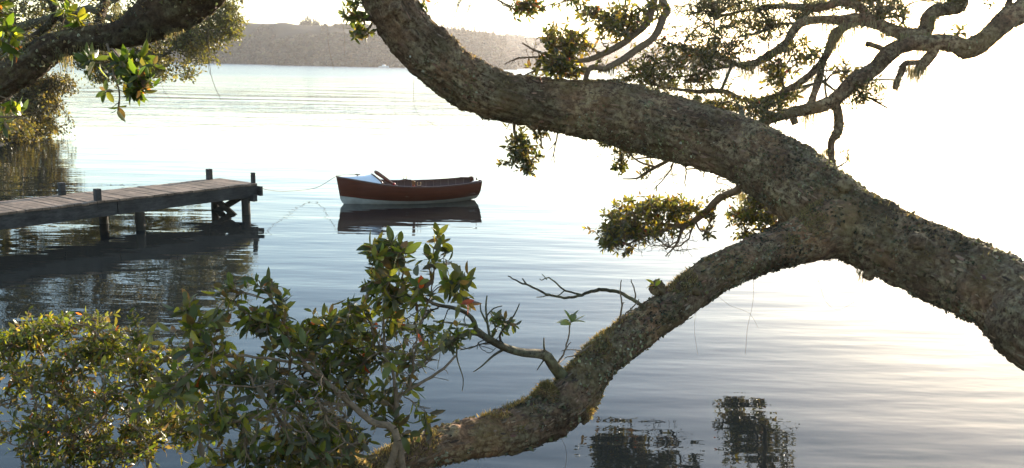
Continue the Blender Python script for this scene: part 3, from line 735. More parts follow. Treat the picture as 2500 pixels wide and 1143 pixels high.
# cambered foredeck with aft coaming
ND = 14; V = []
def deckz(t, f): 
    camb = np.interp(t, [0, .1, .2, .30], [.0, .06, .13, .205]); return sheer(t) + camb * (1 - f * f) ** .75 + .012
tsd = np.linspace(.012, .262, 22)
for t in tsd:
    V.append([Bp(x_at(t, .6) - .16 * (1 - f * f) * (t / .262) ** 2, f * (halfb(t) - .004), deckz(t, f)) for f in np.linspace(-1, 1, 25)])
V = np.array(V); link("foredeck", mesh_np("foredeck", V.reshape(-1, 3), grid_quads(22, 25, False), smooth=True), M_WHITEP, din)
mb = MB(); mb.tube(V[-1] + np.array([0, 0, .006]), .020, 8); mb.obj("coaming", M_TRIM, din, smooth=True)
mb = MB(); cc = Bp(.30, .0, deckz(.10, 0) + .035); mb.beam(cc - db * .06, cc + db * .06, .022, .02); mb.box(cc - [0, 0, .025], (.03, .03, .05)); mb.obj("bow_cleat", M_TRIM, din, bevel=.004)
mb = MB(); cc = Bp(LB - .06, .40, .535); mb.beam(cc - sb * .05, cc + sb * .05, .02, .03); mb.box(cc + [0, 0, .02], (.02, .02, .05)); mb.obj("stern_cleat", M_TRIM, din, bevel=.003)
for t in (.46, .72, .93):
    mb = MB(); x0_ = t * LB; zt = .20; hb_ = halfb(t) - .06; mb.box(Bp(x0_, 0, zt), (.24, hb_ * 2, .025), np.stack([db, sb, [0, 0, 1]], 1)); mb.obj("thwart", M_TRIM, din, bevel=.004)
mb = MB()
for t in np.linspace(.32, .95, 12):
    y, z = section(t, .028, .034)
    for sgn in (-1, 1): mb.tube([Bp(x_at(t, zz), sgn * yy_, zz) for yy_, zz in zip(y[1:], z[1:])], .008, 5, cap=False)
mb.obj("ribs", M_TRIM, din)
# oars
def oar(name, p0, p1, label, bl=.62, roll=0.0, col=(.16, .06, .035)):
    """p0 = blade tip, p1 = handle end"""
    p0 = np.array(p0); p1 = np.array(p1); d = p1 - p0; L = np.linalg.norm(d); d /= L
    e_ = empty(name, tuple(p1), label, "oar"); mt = plain("oar_wood_" + ("a" if roll == 0 else "b"), col, .4, .3, 9, coat=.3)
    mb = MB(); mb.tube([p0 + d * s_ for s_ in (bl * .55, bl, L * .6, L * .93)], [.012, .021, .023, .021], 10); mb.obj("shaft", mt, e_, smooth=True)
    mb = MB(); mb.tube([p0 + d * s_ for s_ in (L * .93, L)], [.016, .018], 10); mb.obj("handle", mt, e_, smooth=True)
    u = np.cross(d, [0, 0, 1]); u /= np.linalg.norm(u); v = np.cross(u, d); u, v = u * cos(roll) + v * sin(roll), v * cos(roll) - u * sin(roll)
    V = []; ts = np.linspace(0, bl, 12); ws = np.interp(ts, [0, .02, .08, bl * .6, bl], [.024, .038, .046, .040, .02])
    for s_, ww in zip(ts, ws):
        th = .010 + .010 * s_ / bl; a_ = np.linspace(0, 2 * pi, 12, endpoint=False); V.append(p0 + d * s_ + (np.cos(a_) * ww)[:, None] * v + (np.sin(a_) * th)[:, None] * u)
    mb = MB(); mb.add(np.array(V).reshape(-1, 3), grid_quads(12, 12)); n0 = mb.n; mb.v.append(np.array([p0])); mb.n += 1; k = np.arange(12); mb.t.append(np.stack([np.full(12, n0), (k + 1) % 12, k], 1)); mb.obj("blade", mt, e_, smooth=True)
    mb = MB(); mb.tube([p0 + d * s_ for s_ in (bl * 1.02, bl * 1.12)], .034, 12); mb.obj("collar", bpy.data.materials.get("red_leather") or plain("red_leather", (.40, .03, .02), .5, .2), e_, smooth=True)
    return e_
# first oar rests on the far gunwale, blade up and forward
tipA = P(914, 417, 21.15 * .975)
def depth_of(p): return float(-(CM.T @ (np.asarray(p) - [0, 0, CH]))[2])
d0 = depth_of(Bp(.95, 0, .4)); pA0 = P(914, 418, d0 - .1); pA1 = P(947, 440, d0 - .05); dv = (pA1 - pA0)
oar("oar", pA0, pA0 + dv / np.linalg.norm(dv) * 1.45, "brown wooden oar propped with its blade raised behind the white foredeck", .50, 0.0)
d1 = depth_of(Bp(.515 * LB, halfb(.515), .5)); q0 = P(1009.5, 441, d1 - .22); q1 = P(1010, 457, d1 + .12)
dv = q1 - q0; oar("oar", q0, q0 + dv / np.linalg.norm(dv) * 1.0, "sunlit orange oar blade pointing at the camera over the near gunwale", .26, 1.1, (.55, .22, .08))  # warm sunlight on this blade is put into its orange wood colour
# mooring rope
c0 = Bp(.30, 0, deckz(.10, 0) + .05); c1_ = Bp(-.17, 0, .64); c2_ = P(700, 467, depth_of(A) + 1.5); c3_ = A + np.array([0, 0, -.10]) - dj * .1
rp = spline([[*c0, .006], [*((c0 + c1_) / 2 + [0, 0, .0]), .006], [*c1_, .006], [*P(770, 459, depth_of(A) + 2.8), .006], [*c2_, .006], [*P(655, 464, depth_of(A) + .4), .006], [*c3_, .006]], .1)
mb = MB(); mb.tube(rp[:, :3], .0060, 6); ro = mb.obj("mooring_rope", plain("rope", (.16, .13, .10), .9, .2, 60), smooth=True); tag(ro, "thin sagging mooring rope between the dinghy's bow and the jetty end", "rope")

# small far motorboat
mbp = Z(937, 165.5); bt = empty("motorboat", tuple(mbp), "tiny white motorboat far off below the dark hillside", "boat")
mb = MB(); V = []
for t in np.linspace(0, 1, 8):
    w2 = 1.0 * (1 - t ** 3) + .02; V.append([mbp + np.array([-2.6 + t * 5.2, -w2, .75 + .25 * t]), mbp + np.array([-2.6 + t * 5.2, -w2 * .7, -.1]), mbp + np.array([-2.6 + t * 5.2, w2 * .7, -.1]), mbp + np.array([-2.6 + t * 5.2, w2, .75 + .25 * t])])
mb.add(np.array(V).reshape(-1, 3), grid_quads(8, 4)); mb.obj("hull", M_WHITEP, bt)
mb = MB(); mb.box(mbp + np.array([0, 0, 1.15]), (1.6, 1.4, .7)); mb.obj("cabin", M_WHITEP, bt, bevel=.15)

# ================================================================== LEANING TREE (big mossy limbs)
def rows(l): return [[*P(a, b, d), PX(r, d)] for a, b, d, r in l]
base_r = [[5.6, 3.6, .3, .62], [5.1, 4.0, 1.0, .52], [4.5, 4.7, 1.5, .42]]
tree = empty("leaning_tree", (5.6, 3.6, .6), "huge mossy tree leaning from the right with two thick limbs over the lake", "tree")
rg = np.random.default_rng(101)
trunk_rows = base_r + rows([(2620, 838, 5.7, 104), (2500, 755, 6.2, 93), (2400, 692, 6.6, 84), (2290, 648, 7.0, 79), (2150, 584, 7.4, 78), (2025, 512, 7.8, 84), (1905, 422, 8.2, 78), (1780, 356, 8.6, 71), (1640, 315, 8.9, 73), (1490, 274, 9.1, 72), (1350, 258, 9.1, 60), (1225, 236, 9.0, 55), (1125, 190, 8.9, 57), (1045, 130, 8.8, 57), (985, 62, 8.7, 56), (945, -10, 8.6, 58), (905, -110, 8.5, 58), (900, -260, 8.3, 50), (960, -420, 8.2, 40), (1060, -560, 8.2, 28)])
lo1, inf1 = limb("trunk", trunk_rows, M_BARK, tree, 1, .013, 170, 1.25)
low_rows = rows([(2150, 560, 7.55, 66), (2040, 556, 7.5, 68), (1975, 578, 7.42, 56), (1925, 597, 7.35, 48), (1830, 632, 7.15, 43), (1740, 674, 6.95, 42), (1650, 745, 6.7, 38), (1550, 810, 6.45, 39), (1460, 886, 6.2, 44), (1403, 965, 6.0, 51), (1330, 1018, 5.8, 51), (1225, 1057, 5.55, 46), (1115, 1080, 5.3, 41), (1015, 1108, 5.1, 37), (930, 1150, 4.95, 36), (840, 1230, 4.8, 40), (780, 1340, 4.75, 44)])
low_rows += [[-1.05, 4.45, .35, .13], [-1.1, 4.35, .05, .17]]
lo2, inf2 = limb("limb", low_rows, M_BARKR, tree, 2, .009, 130, .85)
flakes("lichen", [inf1], 76000, tree, rg, (.010, .028), .03, sc=1.7)
flakes("lichen", [inf2], 24000, tree, rg, (.008, .028), .02, sc=2.4)
def plates(infos, n, parent, rng, size, wd):
    pp = []; nn = []; tt = []
    for info in infos:
        p, nr, t = scatter_surface(info, n // len(infos), rng, lambda p, nr, g: fbm(p * 1.7, 3) < .12); pp.append(p); nn.append(nr); tt.append(t)
    p, nr, t = np.vstack(pp), np.vstack(nn), np.vstack(tt); m_ = len(p); L = rng.uniform(*size, m_)
    d = t * rng.choice([-1, 1], (m_, 1)) + nr * rng.uniform(-.04, .12, (m_, 1)) + rng.normal(0, .10, (m_, 3))
    return leaves_mesh("bark_plates", p + nr * .004, d, nr + rng.normal(0, .25, (m_, 3)), L, rng.uniform(*wd, m_), pick([((.20, .125, .075), .5), ((.30, .20, .125), .25), ((.09, .055, .035), .25)], m_, rng, .2), M_FLAKE, parent, rng, rows=2, bend=.12, fold=-.35)
plates([inf1], 5200, tree, rg, (.03, .11), (.010, .028)); plates([inf2], 4200, tree, rg, (.02, .08), (.006, .018))
moss("moss", [inf1], 26000, tree, rg, (.015, .045), .12)
moss("moss", [inf2], 95000, tree, rg, (.014, .048), -.02, where=lambda p: (p[:, 0] < 2.6))
# a few protruding bark flakes / burls
def burl(px, py, d, r, seed, name="burl", parent=tree, mat=M_BARKR):
    c = P(px, py, d); R = PX(r, d); a = np.linspace(0, pi, 26)[1:-1]; b = np.arange(40) * 2 * pi / 40
    v = np.stack([np.sin(a)[:, None] * np.cos(b)[None], np.sin(a)[:, None] * np.sin(b)[None], np.cos(a)[:, None] + 0 * b[None]], -1)
    v = v * (1 + .45 * fbm(v * 1.8 + seed, 4) + .12 * fbm(v * 9 + seed, 2))[..., None] * R + c
    mb = MB(); mb.add(v.reshape(-1, 3), grid_quads(24, 40)); o = mb.obj(name, mat, parent, smooth=True)
    return dict(v=v, n=(v - c) / R, T=v * 0 + 1, s=np.arange(24), r=np.full(24, R), pts=v[:, 0])
for k_, (a_, b_, c_, e_) in enumerate([(1392, 318, 8.95, 13), (1170, 165, 8.8, 16), (1558, 352, 8.7, 12), (2062, 452, 7.45, 18), (2240, 590, 6.75, 22), (1716, 298, 8.35, 13), (965, 20, 8.3, 15), (2390, 740, 6.3, 20), (1700, 712, 6.5, 11)]):
    burl(a_, b_, c_, e_, 20 + k_, 'knot', tree, M_BARK)
bu_l = [burl(1333, 968, 5.8, 30, 3), burl(1605, 705, 6.6, 20, 7), burl(2122, 672, 7.3, 13, 9), burl(1425, 1010, 5.9, 22, 12)]
for b_ in bu_l:
    p = b_['v'].reshape(-1, 3); nr = b_['n'].reshape(-1, 3)
    b_['T'] = np.ones((24, 3))
moss("moss", [bu_l[0], bu_l[3]], 5000, tree, rg, (.015, .04), -.6, upmin=-.6)

def spots_along(rows_, n, rng, below=True):
    c = spline(rows_, .05); i = rng.integers(0, len(c), n); return [(c[k, 0], c[k, 1], c[k, 2] - c[k, 3] * .85) for k in i]
# --- twigs and foliage carried by this tree, each cluster a branch part
def cluster(parent, name, seed, skeleton, clumps, leaf, mat_t=M_TWIG, leaf_name="foliage", pal=PAL_SHRUB, tip=.0020, cap=.02, step=.05, wob=.12, k=(4, 8), bare=None, spread=.03, mat_l=None, rows_n=3, leafy=1.0, lw=.40, bend=.2):
    pl = Plant(seed)
    for i, s_ in enumerate(skeleton):
        c = pxpath(s_, step) if not isinstance(s_, np.ndarray) else s_
        pl.path(c, attach=True if i else None)
    if bare:
        for (cx, cy_, rx, ry, d, dd, n_) in bare: pl.grow(clump(pl.rng, cx, cy_, rx, ry, d, dd, n_), step, wob, leafy=0.0)
    for (cx, cy_, rx, ry, d, dd, n_) in clumps: pl.grow(clump(pl.rng, cx, cy_, rx, ry, d, dd, int(n_ * 1.35), .6), step, wob, leafy=leafy)
    br = pl.mesh(name, mat_t, parent, tip, cap)
    if pl.tips:
        pos, dr, nm = pl.leafset(pl.tips, k, spread)
        m_ = len(pos); L = leaf * pl.rng.normal(1, .2, m_).clip(.5, 1.5)
        leaves_mesh(leaf_name, pos, dr, nm, L, L * lw * pl.rng.uniform(.85, 1.15, m_), pick(pal, m_, pl.rng), mat_l or M_LEAF, parent, pl.rng, rows=rows_n, bend=bend)
    return pl
# long side branch off the lower limb reaching left into the shrub
cluster(tree, "side_branch", 201, [
    [(1378, 925, 6.0, 17), (1352, 892, 5.9, 15), (1331, 868, 5.85, 13), (1279, 862, 5.75, 11), (1236, 850, 5.65, 10), (1197, 830, 5.55, 9.5), (1163, 812, 5.45, 9), (1120, 822, 5.4, 7), (1065, 858, 5.3, 6), (1010, 900, 5.2, 4)],
    [(1163, 812, 5.45, 7), (1157, 785, 5.4, 6), (1141, 766, 5.35, 5.5), (1107, 752, 5.3, 5), (1060, 742, 5.2, 4.5), (1020, 715, 5.1, 3.5)],
    [(1197, 830, 5.55, 5), (1160, 800, 5.5, 4), (1110, 790, 5.5, 3), (1058, 784, 5.5, 2)],
    [(1197, 830, 5.55, 4), (1190, 790, 5.5, 3), (1186, 750, 5.5, 2.5), (1189, 722, 5.5, 1.6)], [(1190, 790, 5.5, 3), (1174, 760, 5.5, 2), (1173, 740, 5.5, 1.5)], [(1189, 770, 5.5, 2), (1205, 753, 5.5, 1.8), (1226, 747, 5.5, 1.2)],
    [(1236, 850, 5.65, 4), (1220, 820, 5.6, 3), (1255, 770, 5.6, 2), (1268, 742, 5.6, 1.4)],
    [(1331, 868, 5.85, 3), (1328, 845, 5.8, 2.5), (1328, 825, 5.8, 1.5)], [(1327, 880, 5.85, 2), (1318, 893, 5.8, 1.6), (1311, 904, 5.8, 1)],
    [(1236, 850, 5.65, 4), (1205, 868, 5.6, 3), (1175, 895, 5.5, 2), (1156, 908, 5.5, 1.2)], [(1120, 822, 5.4, 3), (1115, 870, 5.4, 2), (1131, 925, 5.4, 1.3), (1128, 955, 5.4, 1)]],
    [(1100, 830, 70, 30, 5.4, .3, 26), (1225, 790, 26, 26, 5.6, .15, 12), (1040, 790, 60, 50, 5.3, .3, 30)], .055, M_TWIGM, "leaves", tip=.0022, step=.03, bare=[(1120, 850, 110, 50, 5.4, .3, 40)])
# bare forked twig reaching left from the lower limb
def twigs(parent, name, seed, paths, mat=M_TWIG, leaves=(), leaf=.06, pal=PAL_SHRUB, k=(4, 6)):
    pl = Plant(seed)
    for i, s_ in enumerate(paths): 
        c = pxpath(s_, .02); c[1:, :3] += pl.rng.normal(0, .0022, (len(c) - 1, 3)); pl.path(c, attach=True if i else None)
        # nodes
        if s_ in leaves or (isinstance(leaves, (list, tuple)) and i in leaves): pl.tips.append(len(pl.p) - 1)
    pl.mesh(name, mat, parent, .0012, .03, 6)
    if pl.tips:
        pos, dr, nm = pl.leafset(pl.tips, k, .02); m_ = len(pos); L = leaf * pl.rng.normal(1, .18, m_).clip(.6, 1.4)
        leaves_mesh("leaves", pos, dr, nm, L, L * .42, pick(pal, m_, pl.rng), M_LEAF, parent, pl.rng, rows=3)
twigs(tree, "bare_twig", 210, [
    [(1572, 752, 6.45, 5), (1550, 735, 6.4, 5), (1515, 715, 6.4, 4.6), (1463, 708, 6.35, 4.5), (1420, 720, 6.3, 3.6), (1390, 727, 6.3, 3.4), (1340, 720, 6.25, 3), (1310, 705, 6.2, 2.8), (1285, 695, 6.2, 2.5), (1260, 685, 6.2, 1.8), (1240, 673, 6.2, 1.4)],
    [(1420, 720, 6.3, 2.6), (1380, 710, 6.3, 2.3), (1360, 693, 6.3, 2.0), (1340, 678, 6.3, 1.6), (1325, 683, 6.3, 1.2), (1319, 683, 6.3, 1)], [(1285, 695, 6.2, 2), (1281, 688, 6.2, 2), (1276, 680, 6.2, 1.2)],
    [(1340, 722, 6.25, 1.6), (1325, 725, 6.25, 1.3), (1311, 725, 6.25, 1)], [(1378, 710, 6.3, 1.5), (1370, 718, 6.3, 1.5), (1360, 722, 6.3, 1)], [(1335, 683, 6.3, 1.2), (1325, 670, 6.3, .9)]], M_TWIGM)
twigs(tree, "bare_twig", 211, [
    [(1514, 785, 6.35, 3), (1515, 765, 6.3, 2.6), (1519, 745, 6.3, 2.2), (1514, 720, 6.3, 1.8), (1517, 683, 6.3, 1.2)], [(1517, 778, 6.3, 2), (1540, 755, 6.35, 1.8), (1561, 731, 6.4, 1.2)],
    [(1552, 738, 6.4, 2.2), (1550, 710, 6.4, 1.8), (1541, 682, 6.4, 1.2)], [(1519, 745, 6.3, 1.5), (1524, 738, 6.3, 1)]], M_TWIG)
twigs(tree, "leafy_shoot", 212, [
    [(1470, 830, 6.2, 3), (1440, 845, 6.15, 2.6), (1422, 858, 6.1, 2.2), (1400, 868, 6.1, 1.6), (1378, 874, 6.1, 1)], [(1422, 858, 6.1, 1.5), (1400, 853, 6.1, 1.2), (1370, 857, 6.1, .9)],
    [(1360, 890, 5.95, 2.4), (1378, 860, 5.9, 2.2), (1387, 825, 5.9, 2), (1391, 795, 5.9, 1.8), (1395, 785, 5.9, 1.6)], [(1380, 855, 5.9, 1.3), (1395, 835, 5.9, 1)]], M_TWIG, leaves=[2], leaf=.11, k=(7, 8), pal=[((.10, .13, .025), .6), ((.2, .2, .03), .4)])
twigs(tree, "leafy_shoot", 213, [[(1610, 705, 6.55, 2), (1602, 698, 6.5, 1.6), (1596, 694, 6.5, 1.2)]], M_TWIG, leaves=[0], leaf=.07, k=(5, 6), pal=[((.2, .2, .03), .6), ((.35, .2, .05), .4)])

# foliage below the big limb
cluster(tree, "hanging_branch", 220, [[(1262, 285, 9.0, 6), (1255, 305, 9.1, 4.5), (1258, 330, 9.2, 3.5), (1270, 370, 9.2, 2.6), (1290, 400, 9.2, 2)], [(1300, 300, 9.1, 4), (1318, 320, 9.2, 3), (1322, 360, 9.2, 2)]],
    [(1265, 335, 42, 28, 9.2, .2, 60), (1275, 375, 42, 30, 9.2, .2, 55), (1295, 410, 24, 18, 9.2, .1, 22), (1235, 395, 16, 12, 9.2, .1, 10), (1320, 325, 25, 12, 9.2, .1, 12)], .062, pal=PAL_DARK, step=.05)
twigs(tree, "bare_twig", 221, [[(1362, 320, 9.1, 2.5), (1358, 345, 9.15, 2), (1352, 375, 9.2, 1.6), (1355, 400, 9.2, 1)], [(1358, 345, 9.15, 1.6), (1345, 362, 9.2, 1), (1332, 372, 9.2, .8)], [(1352, 375, 9.2, 1.1), (1345, 395, 9.2, .8)]])
cluster(tree, "hanging_branch", 222, [[(1650, 378, 9.0, 5), (1625, 395, 9.2, 5), (1600, 408, 9.3, 4.5), (1572, 425, 9.4, 3.5), (1555, 436, 9.4, 2.4), (1520, 437, 9.4, 1.5)], [(1600, 408, 9.3, 3.4), (1560, 395, 9.4, 2.6), (1530, 370, 9.4, 2), (1500, 352, 9.4, 1.6), (1462, 350, 9.4, 1.2)], [(1638, 385, 9.2, 3), (1580, 385, 9.4, 2.4), (1540, 390, 9.4, 1.6)],
      [(1645, 385, 9.2, 2.4), (1640, 410, 9.3, 2), (1622, 435, 9.3, 1.6), (1595, 465, 9.3, 1)]],
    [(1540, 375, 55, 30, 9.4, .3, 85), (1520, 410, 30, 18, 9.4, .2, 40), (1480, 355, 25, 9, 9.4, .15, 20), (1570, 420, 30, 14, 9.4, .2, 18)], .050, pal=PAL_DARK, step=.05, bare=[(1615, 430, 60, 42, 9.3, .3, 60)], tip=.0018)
twigs(tree, "bare_twig", 223, [[(1671, 390, 9.0, 2.6), (1675, 420, 9.1, 2), (1672, 440, 9.1, 1.6), (1675, 458, 9.1, 1)], [(1720, 410, 9.0, 2), (1717, 435, 9.1, 1.2)], [(1760, 420, 9.0, 2), (1750, 445, 9.2, 1.5), (1770, 450, 9.2, 1.2), (1790, 462, 9.3, 1)], [(1800, 433, 9.0, 2), (1780, 440, 9.2, 1.5), (1745, 432, 9.3, 1.2), (1720, 425, 9.3, .8)]])
# the floating leafy branch in the middle (about 10 m out)
cluster(tree, "hanging_branch", 230, [
    [(1808, 400, 8.6, 14), (1809, 440, 9.6, 12), (1804, 462, 9.9, 11), (1780, 472, 10.1, 10), (1757, 483, 10.2, 10), (1735, 505, 10.25, 9), (1715, 525, 10.3, 9), (1690, 543, 10.3, 8), (1662, 553, 10.3, 7), (1630, 550, 10.3, 5), (1590, 545, 10.3, 4), (1550, 548, 10.3, 3), (1510, 555, 10.3, 2)],
    [(1690, 543, 10.3, 5), (1665, 562, 10.3, 4.5), (1655, 590, 10.3, 3.6), (1645, 605, 10.3, 2.6), (1625, 625, 10.3, 1.3)],
    [(1662, 553, 10.3, 4), (1610, 565, 10.3, 3.6), (1565, 580, 10.3, 3), (1530, 600, 10.3, 2)], [(1715, 525, 10.3, 4), (1680, 510, 10.3, 3), (1620, 500, 10.3, 2.4), (1560, 505, 10.3, 2)], [(1700, 545, 10.3, 3), (1712, 565, 10.2, 2), (1740, 555, 10.2, 1.6)]],
    [(1590, 512, 105, 34, 10.3, .55, 300), (1550, 562, 85, 32, 10.3, .45, 170), (1640, 530, 60, 36, 10.3, .45, 100), (1515, 555, 42, 36, 10.3, .4, 90), (1500, 580, 36, 32, 10.3, .3, 110), (1495, 525, 22, 14, 10.3, .2, 22), (1660, 510, 65, 22, 10.3, .4, 110), (1700, 490, 34, 26, 10.2, .2, 70), (1768, 465, 30, 24, 10.1, .2, 55), (1535, 610, 14, 12, 10.3, .15, 12), (1725, 565, 24, 28, 10.2, .2, 26), (1735, 525, 20, 20, 10.2, .2, 20)],
    .062, pal=PAL_GOLD, step=.06, bare=[(1640, 590, 75, 34, 10.3, .4, 130), (1570, 585, 90, 40, 10.3, .4, 120)], tip=.0022, cap=.03)
cluster(tree, "hanging_branch", 231, [[(1925, 470, 8.9, 7), (1915, 510, 10.2, 6), (1900, 545, 11, 5), (1870, 560, 11.3, 4), (1840, 560, 11.3, 3)], [(1915, 510, 10.2, 4), (1880, 520, 11, 3), (1850, 500, 11.3, 2), (1820, 520, 11.3, 2)]],
    [(1850, 480, 48, 26, 11.3, .4, 130), (1812, 530, 42, 26, 11.3, .3, 140), (1865, 530, 62, 44, 11.3, .45, 260), (1840, 574, 44, 14, 11.3, .3, 90), (1915, 530, 60, 45, 11.3, .4, 150), (1920, 440, 70, 60, 11.3, .5, 170), (1840, 430, 40, 20, 11.4, .3, 40)], .062, pal=PAL_GOLD, step=.07, tip=.0022)
cluster(tree, "small_shoot", 232, [[(938, 65, 8.6, 4), (905, 50, 8.6, 3), (880, 45, 8.6, 2)], [(940, 70, 8.6, 3.5), (915, 50, 8.6, 3), (898, 75, 8.6, 2.5), (880, 85, 8.6, 2), (865, 82, 8.6, 1.5)]], [(870, 42, 22, 16, 8.6, .12, 16), (880, 78, 22, 10, 8.6, .12, 14), (845, 40, 6, 10, 8.6, .1, 4), (875, 8, 25, 6, 8.6, .1, 6)], .075, step=.03, pal=PAL_SHRUB)
# twigs above, right of the limb's top
cluster(tree, "upper_twigs", 233, [[(1030, -60, 8.6, 8), (1090, -40, 8.7, 6), (1150, -30, 8.8, 5), (1210, -25, 8.9, 3.5)]], [(1035, 12, 18, 14, 8.7, .2, 14), (1062, 28, 12, 6, 8.7, .1, 6), (1290, 15, 42, 22, 9, .2, 60), (1400, 5, 45, 14, 9, .2, 22)], .058, step=.05, bare=[(1120, 10, 75, 30, 8.8, .3, 60), (1080, 45, 25, 18, 8.7, .2, 14)], pal=[((.06, .08, .025), .5), ((.13, .13, .03), .2), ((.35, .12, .04), .2), ((.10, .07, .045), .1)], tip=.0018)
HOLEM = -.12
TC = [(1040, -520, 8.2, 26), (1250, -560, 8.6, 22), (1480, -430, 8.9, 18), (1600, -220, 9.0, 15), (1625, -60, 9.0, 13)]
cluster(tree, "crown_branch", 240, [
    TC + [(1617, 0, 9, 11), (1629, 24, 9, 10.5), (1617, 47, 9, 10), (1605, 79, 9, 10), (1590, 98, 9, 9), (1554, 122, 9, 9), (1527, 142, 9, 9), (1499, 157, 9, 8), (1476, 169, 9, 8), (1452, 163, 9, 7), (1436, 173, 9, 6.5), (1428, 200, 9.05, 7)],
    [(1612, -60, 9, 10), (1590, 24, 9, 10), (1578, 59, 9, 9.5), (1546, 87, 9, 9), (1515, 110, 9, 8.5), (1476, 130, 9, 8), (1436, 146, 9, 6.5), (1397, 148, 9, 5), (1357, 140, 9, 4), (1310, 125, 9, 3), (1275, 105, 9, 2)],
    [(1357, 140, 9, 3), (1300, 140, 9, 2.4), (1262, 143, 9, 2), (1231, 157, 9, 1.2)], [(1397, 148, 9, 3.5), (1350, 165, 9, 3), (1300, 175, 9, 2), (1272, 190, 9, 1.4)], [(1452, 163, 9, 3), (1410, 175, 9, 2.5), (1380, 190, 9, 2)]],
    [(1390, 115, 70, 34, 9, .35, 130), (1370, 165, 65, 26, 9, .35, 120), (1345, 90, 25, 30, 9, .2, 30), (1490, 55, 85, 40, 9, .4, 230), (1560, 20, 50, 30, 9, .3, 110), (1440, 30, 40, 18, 9, .2, 40), (1470, 150, 40, 26, 9, .3, 40)], .060, M_TWIG, pal=PAL_GOLD, step=.05, bare=[(1290, 150, 50, 40, 9, .2, 26), (1440, 60, 120, 60, 9, .3, 40)], cap=.03)

# ================================================================== RIGHT OVERHANGING TREE
HOLEM = -.26
rt = empty("overhanging_tree", (11.5, 8.0, 1.2), "lichen-draped tree whose crooked branches reach in from the upper right", "tree")
rg = np.random.default_rng(301)
bt_rows = [[11.5, 8.0, .6, .42], [10.6, 8.6, 2.6, .36], [9.6, 9.0, 4.6, .28]]
b1 = bt_rows + rows([(2900, -190, 9.6, 42), (2680, -90, 9.5, 34), (2500, 24, 9.5, 27), (2461, 46, 9.5, 24), (2426, 78, 9.5, 23), (2390, 108, 9.5, 22), (2360, 120, 9.5, 22), (2336, 112, 9.5, 20), (2300, 102, 9.5, 19), (2264, 106, 9.5, 17), (2225, 106, 9.5, 16), (2190, 118, 9.5, 16), (2162, 138, 9.5, 16), (2135, 168, 9.5, 16), (2099, 191, 9.4, 16), (2072, 207, 9.4, 16), (2050, 232, 9.4, 15), (2018, 254, 9.4, 13), (1977, 266, 9.3, 13), (1934, 275, 9.3, 12), (1894, 287, 9.3, 10), (1859, 301, 9.2, 9), (1835, 312, 9.1, 8)])
b2 = rows([(2700, -130, 9.6, 26), (2560, -190, 9.6, 24), (2420, -110, 9.6, 20), (2352, -25, 9.6, 18), (2343, 12, 9.6, 17), (2318, 22, 9.6, 15), (2285, 26, 9.6, 15), (2266, 45, 9.6, 15), (2262, 70, 9.6, 15), (2242, 84, 9.6, 14), (2209, 83, 9.6, 13), (2174, 73, 9.6, 12), (2139, 57, 9.6, 13), (2091, 47, 9.6, 12), (2044, 49, 9.6, 11), (1997, 49, 9.6, 10), (1957, 57, 9.6, 10), (1938, 74, 9.6, 9), (1918, 106, 9.6, 8), (1879, 134, 9.6, 7), (1839, 155, 9.6, 7), (1808, 158, 9.6, 6), (1770, 145, 9.6, 4), (1720, 130, 9.6, 3)])
b3 = rows([(2100, 45, 9.6, 9), (2068, 62, 9.6, 9), (2040, 84, 9.6, 12), (2026, 115, 9.6, 9), (2010, 146, 9.5, 8), (1989, 173, 9.5, 8), (1954, 201, 9.5, 7), (1918, 222, 9.5, 6.5), (1879, 240, 9.5, 6), (1839, 248, 9.5, 6), (1800, 238, 9.5, 6), (1760, 222, 9.5, 5), (1700, 224, 9.5, 4), (1640, 216, 9.5, 2.5)])
b4 = rows([(2004, 157, 9.5, 7), (2001, 189, 9.5, 7), (1989, 224, 9.45, 6.5), (1976, 266, 9.4, 8)])
b5 = rows([(2038, 240, 9.4, 9), (2046, 275, 9.4, 8), (2048, 305, 9.4, 8), (2043, 327, 9.4, 8), (2030, 346, 9.4, 7), (2030, 378, 9.4, 7), (2037, 412, 9.4, 5)])
b6 = rows([(2283, 112, 9.5, 13), (2272, 135, 9.5, 12), (2252, 158, 9.5, 11), (2247, 170, 9.5, 9)])
b7 = rows([(2250, 152, 9.5, 5), (2225, 153, 9.5, 5), (2208, 157, 9.5, 6), (2198, 180, 9.5, 6), (2188, 205, 9.5, 5), (2185, 218, 9.5, 4)])
b8 = rows([(2160, 122, 9.5, 5), (2135, 112, 9.5, 4.5), (2114, 107, 9.5, 4)])
b9 = rows([(2560, -190, 9.6, 8), (2490, -90, 9.5, 7), (2466, 0, 9.5, 6), (2448, 30, 9.5, 4.5), (2420, 55, 9.5, 3)])
b10 = rows([(1936, 270, 9.3, 6), (1936, 288, 9.3, 7), (1942, 304, 9.3, 5)])
b11 = rows([(2135, 55, 9.6, 9), (2100, 20, 9.6, 9), (2060, 5, 9.6, 9), (1990, 20, 9.7, 8), (1920, 15, 9.8, 6), (1850, 20, 9.9, 5)])
bi = []
bi.append(limb("trunk", b1, M_BARK, rt, 31, .016, 70, .55)[1])
for j, bb in enumerate((b2, b3, b4, b5, b6, b7, b8, b9, b10, b11)):
    bi.append(limb("branch", bb, M_BARK, rt, 32 + j, .016, 40, .40)[1])
flakes("lichen", bi, 26000, rt, rg, (.012, .030), -.25)
moss("moss", bi, 12000, rt, rg, (.02, .05), -.1)
sp = []
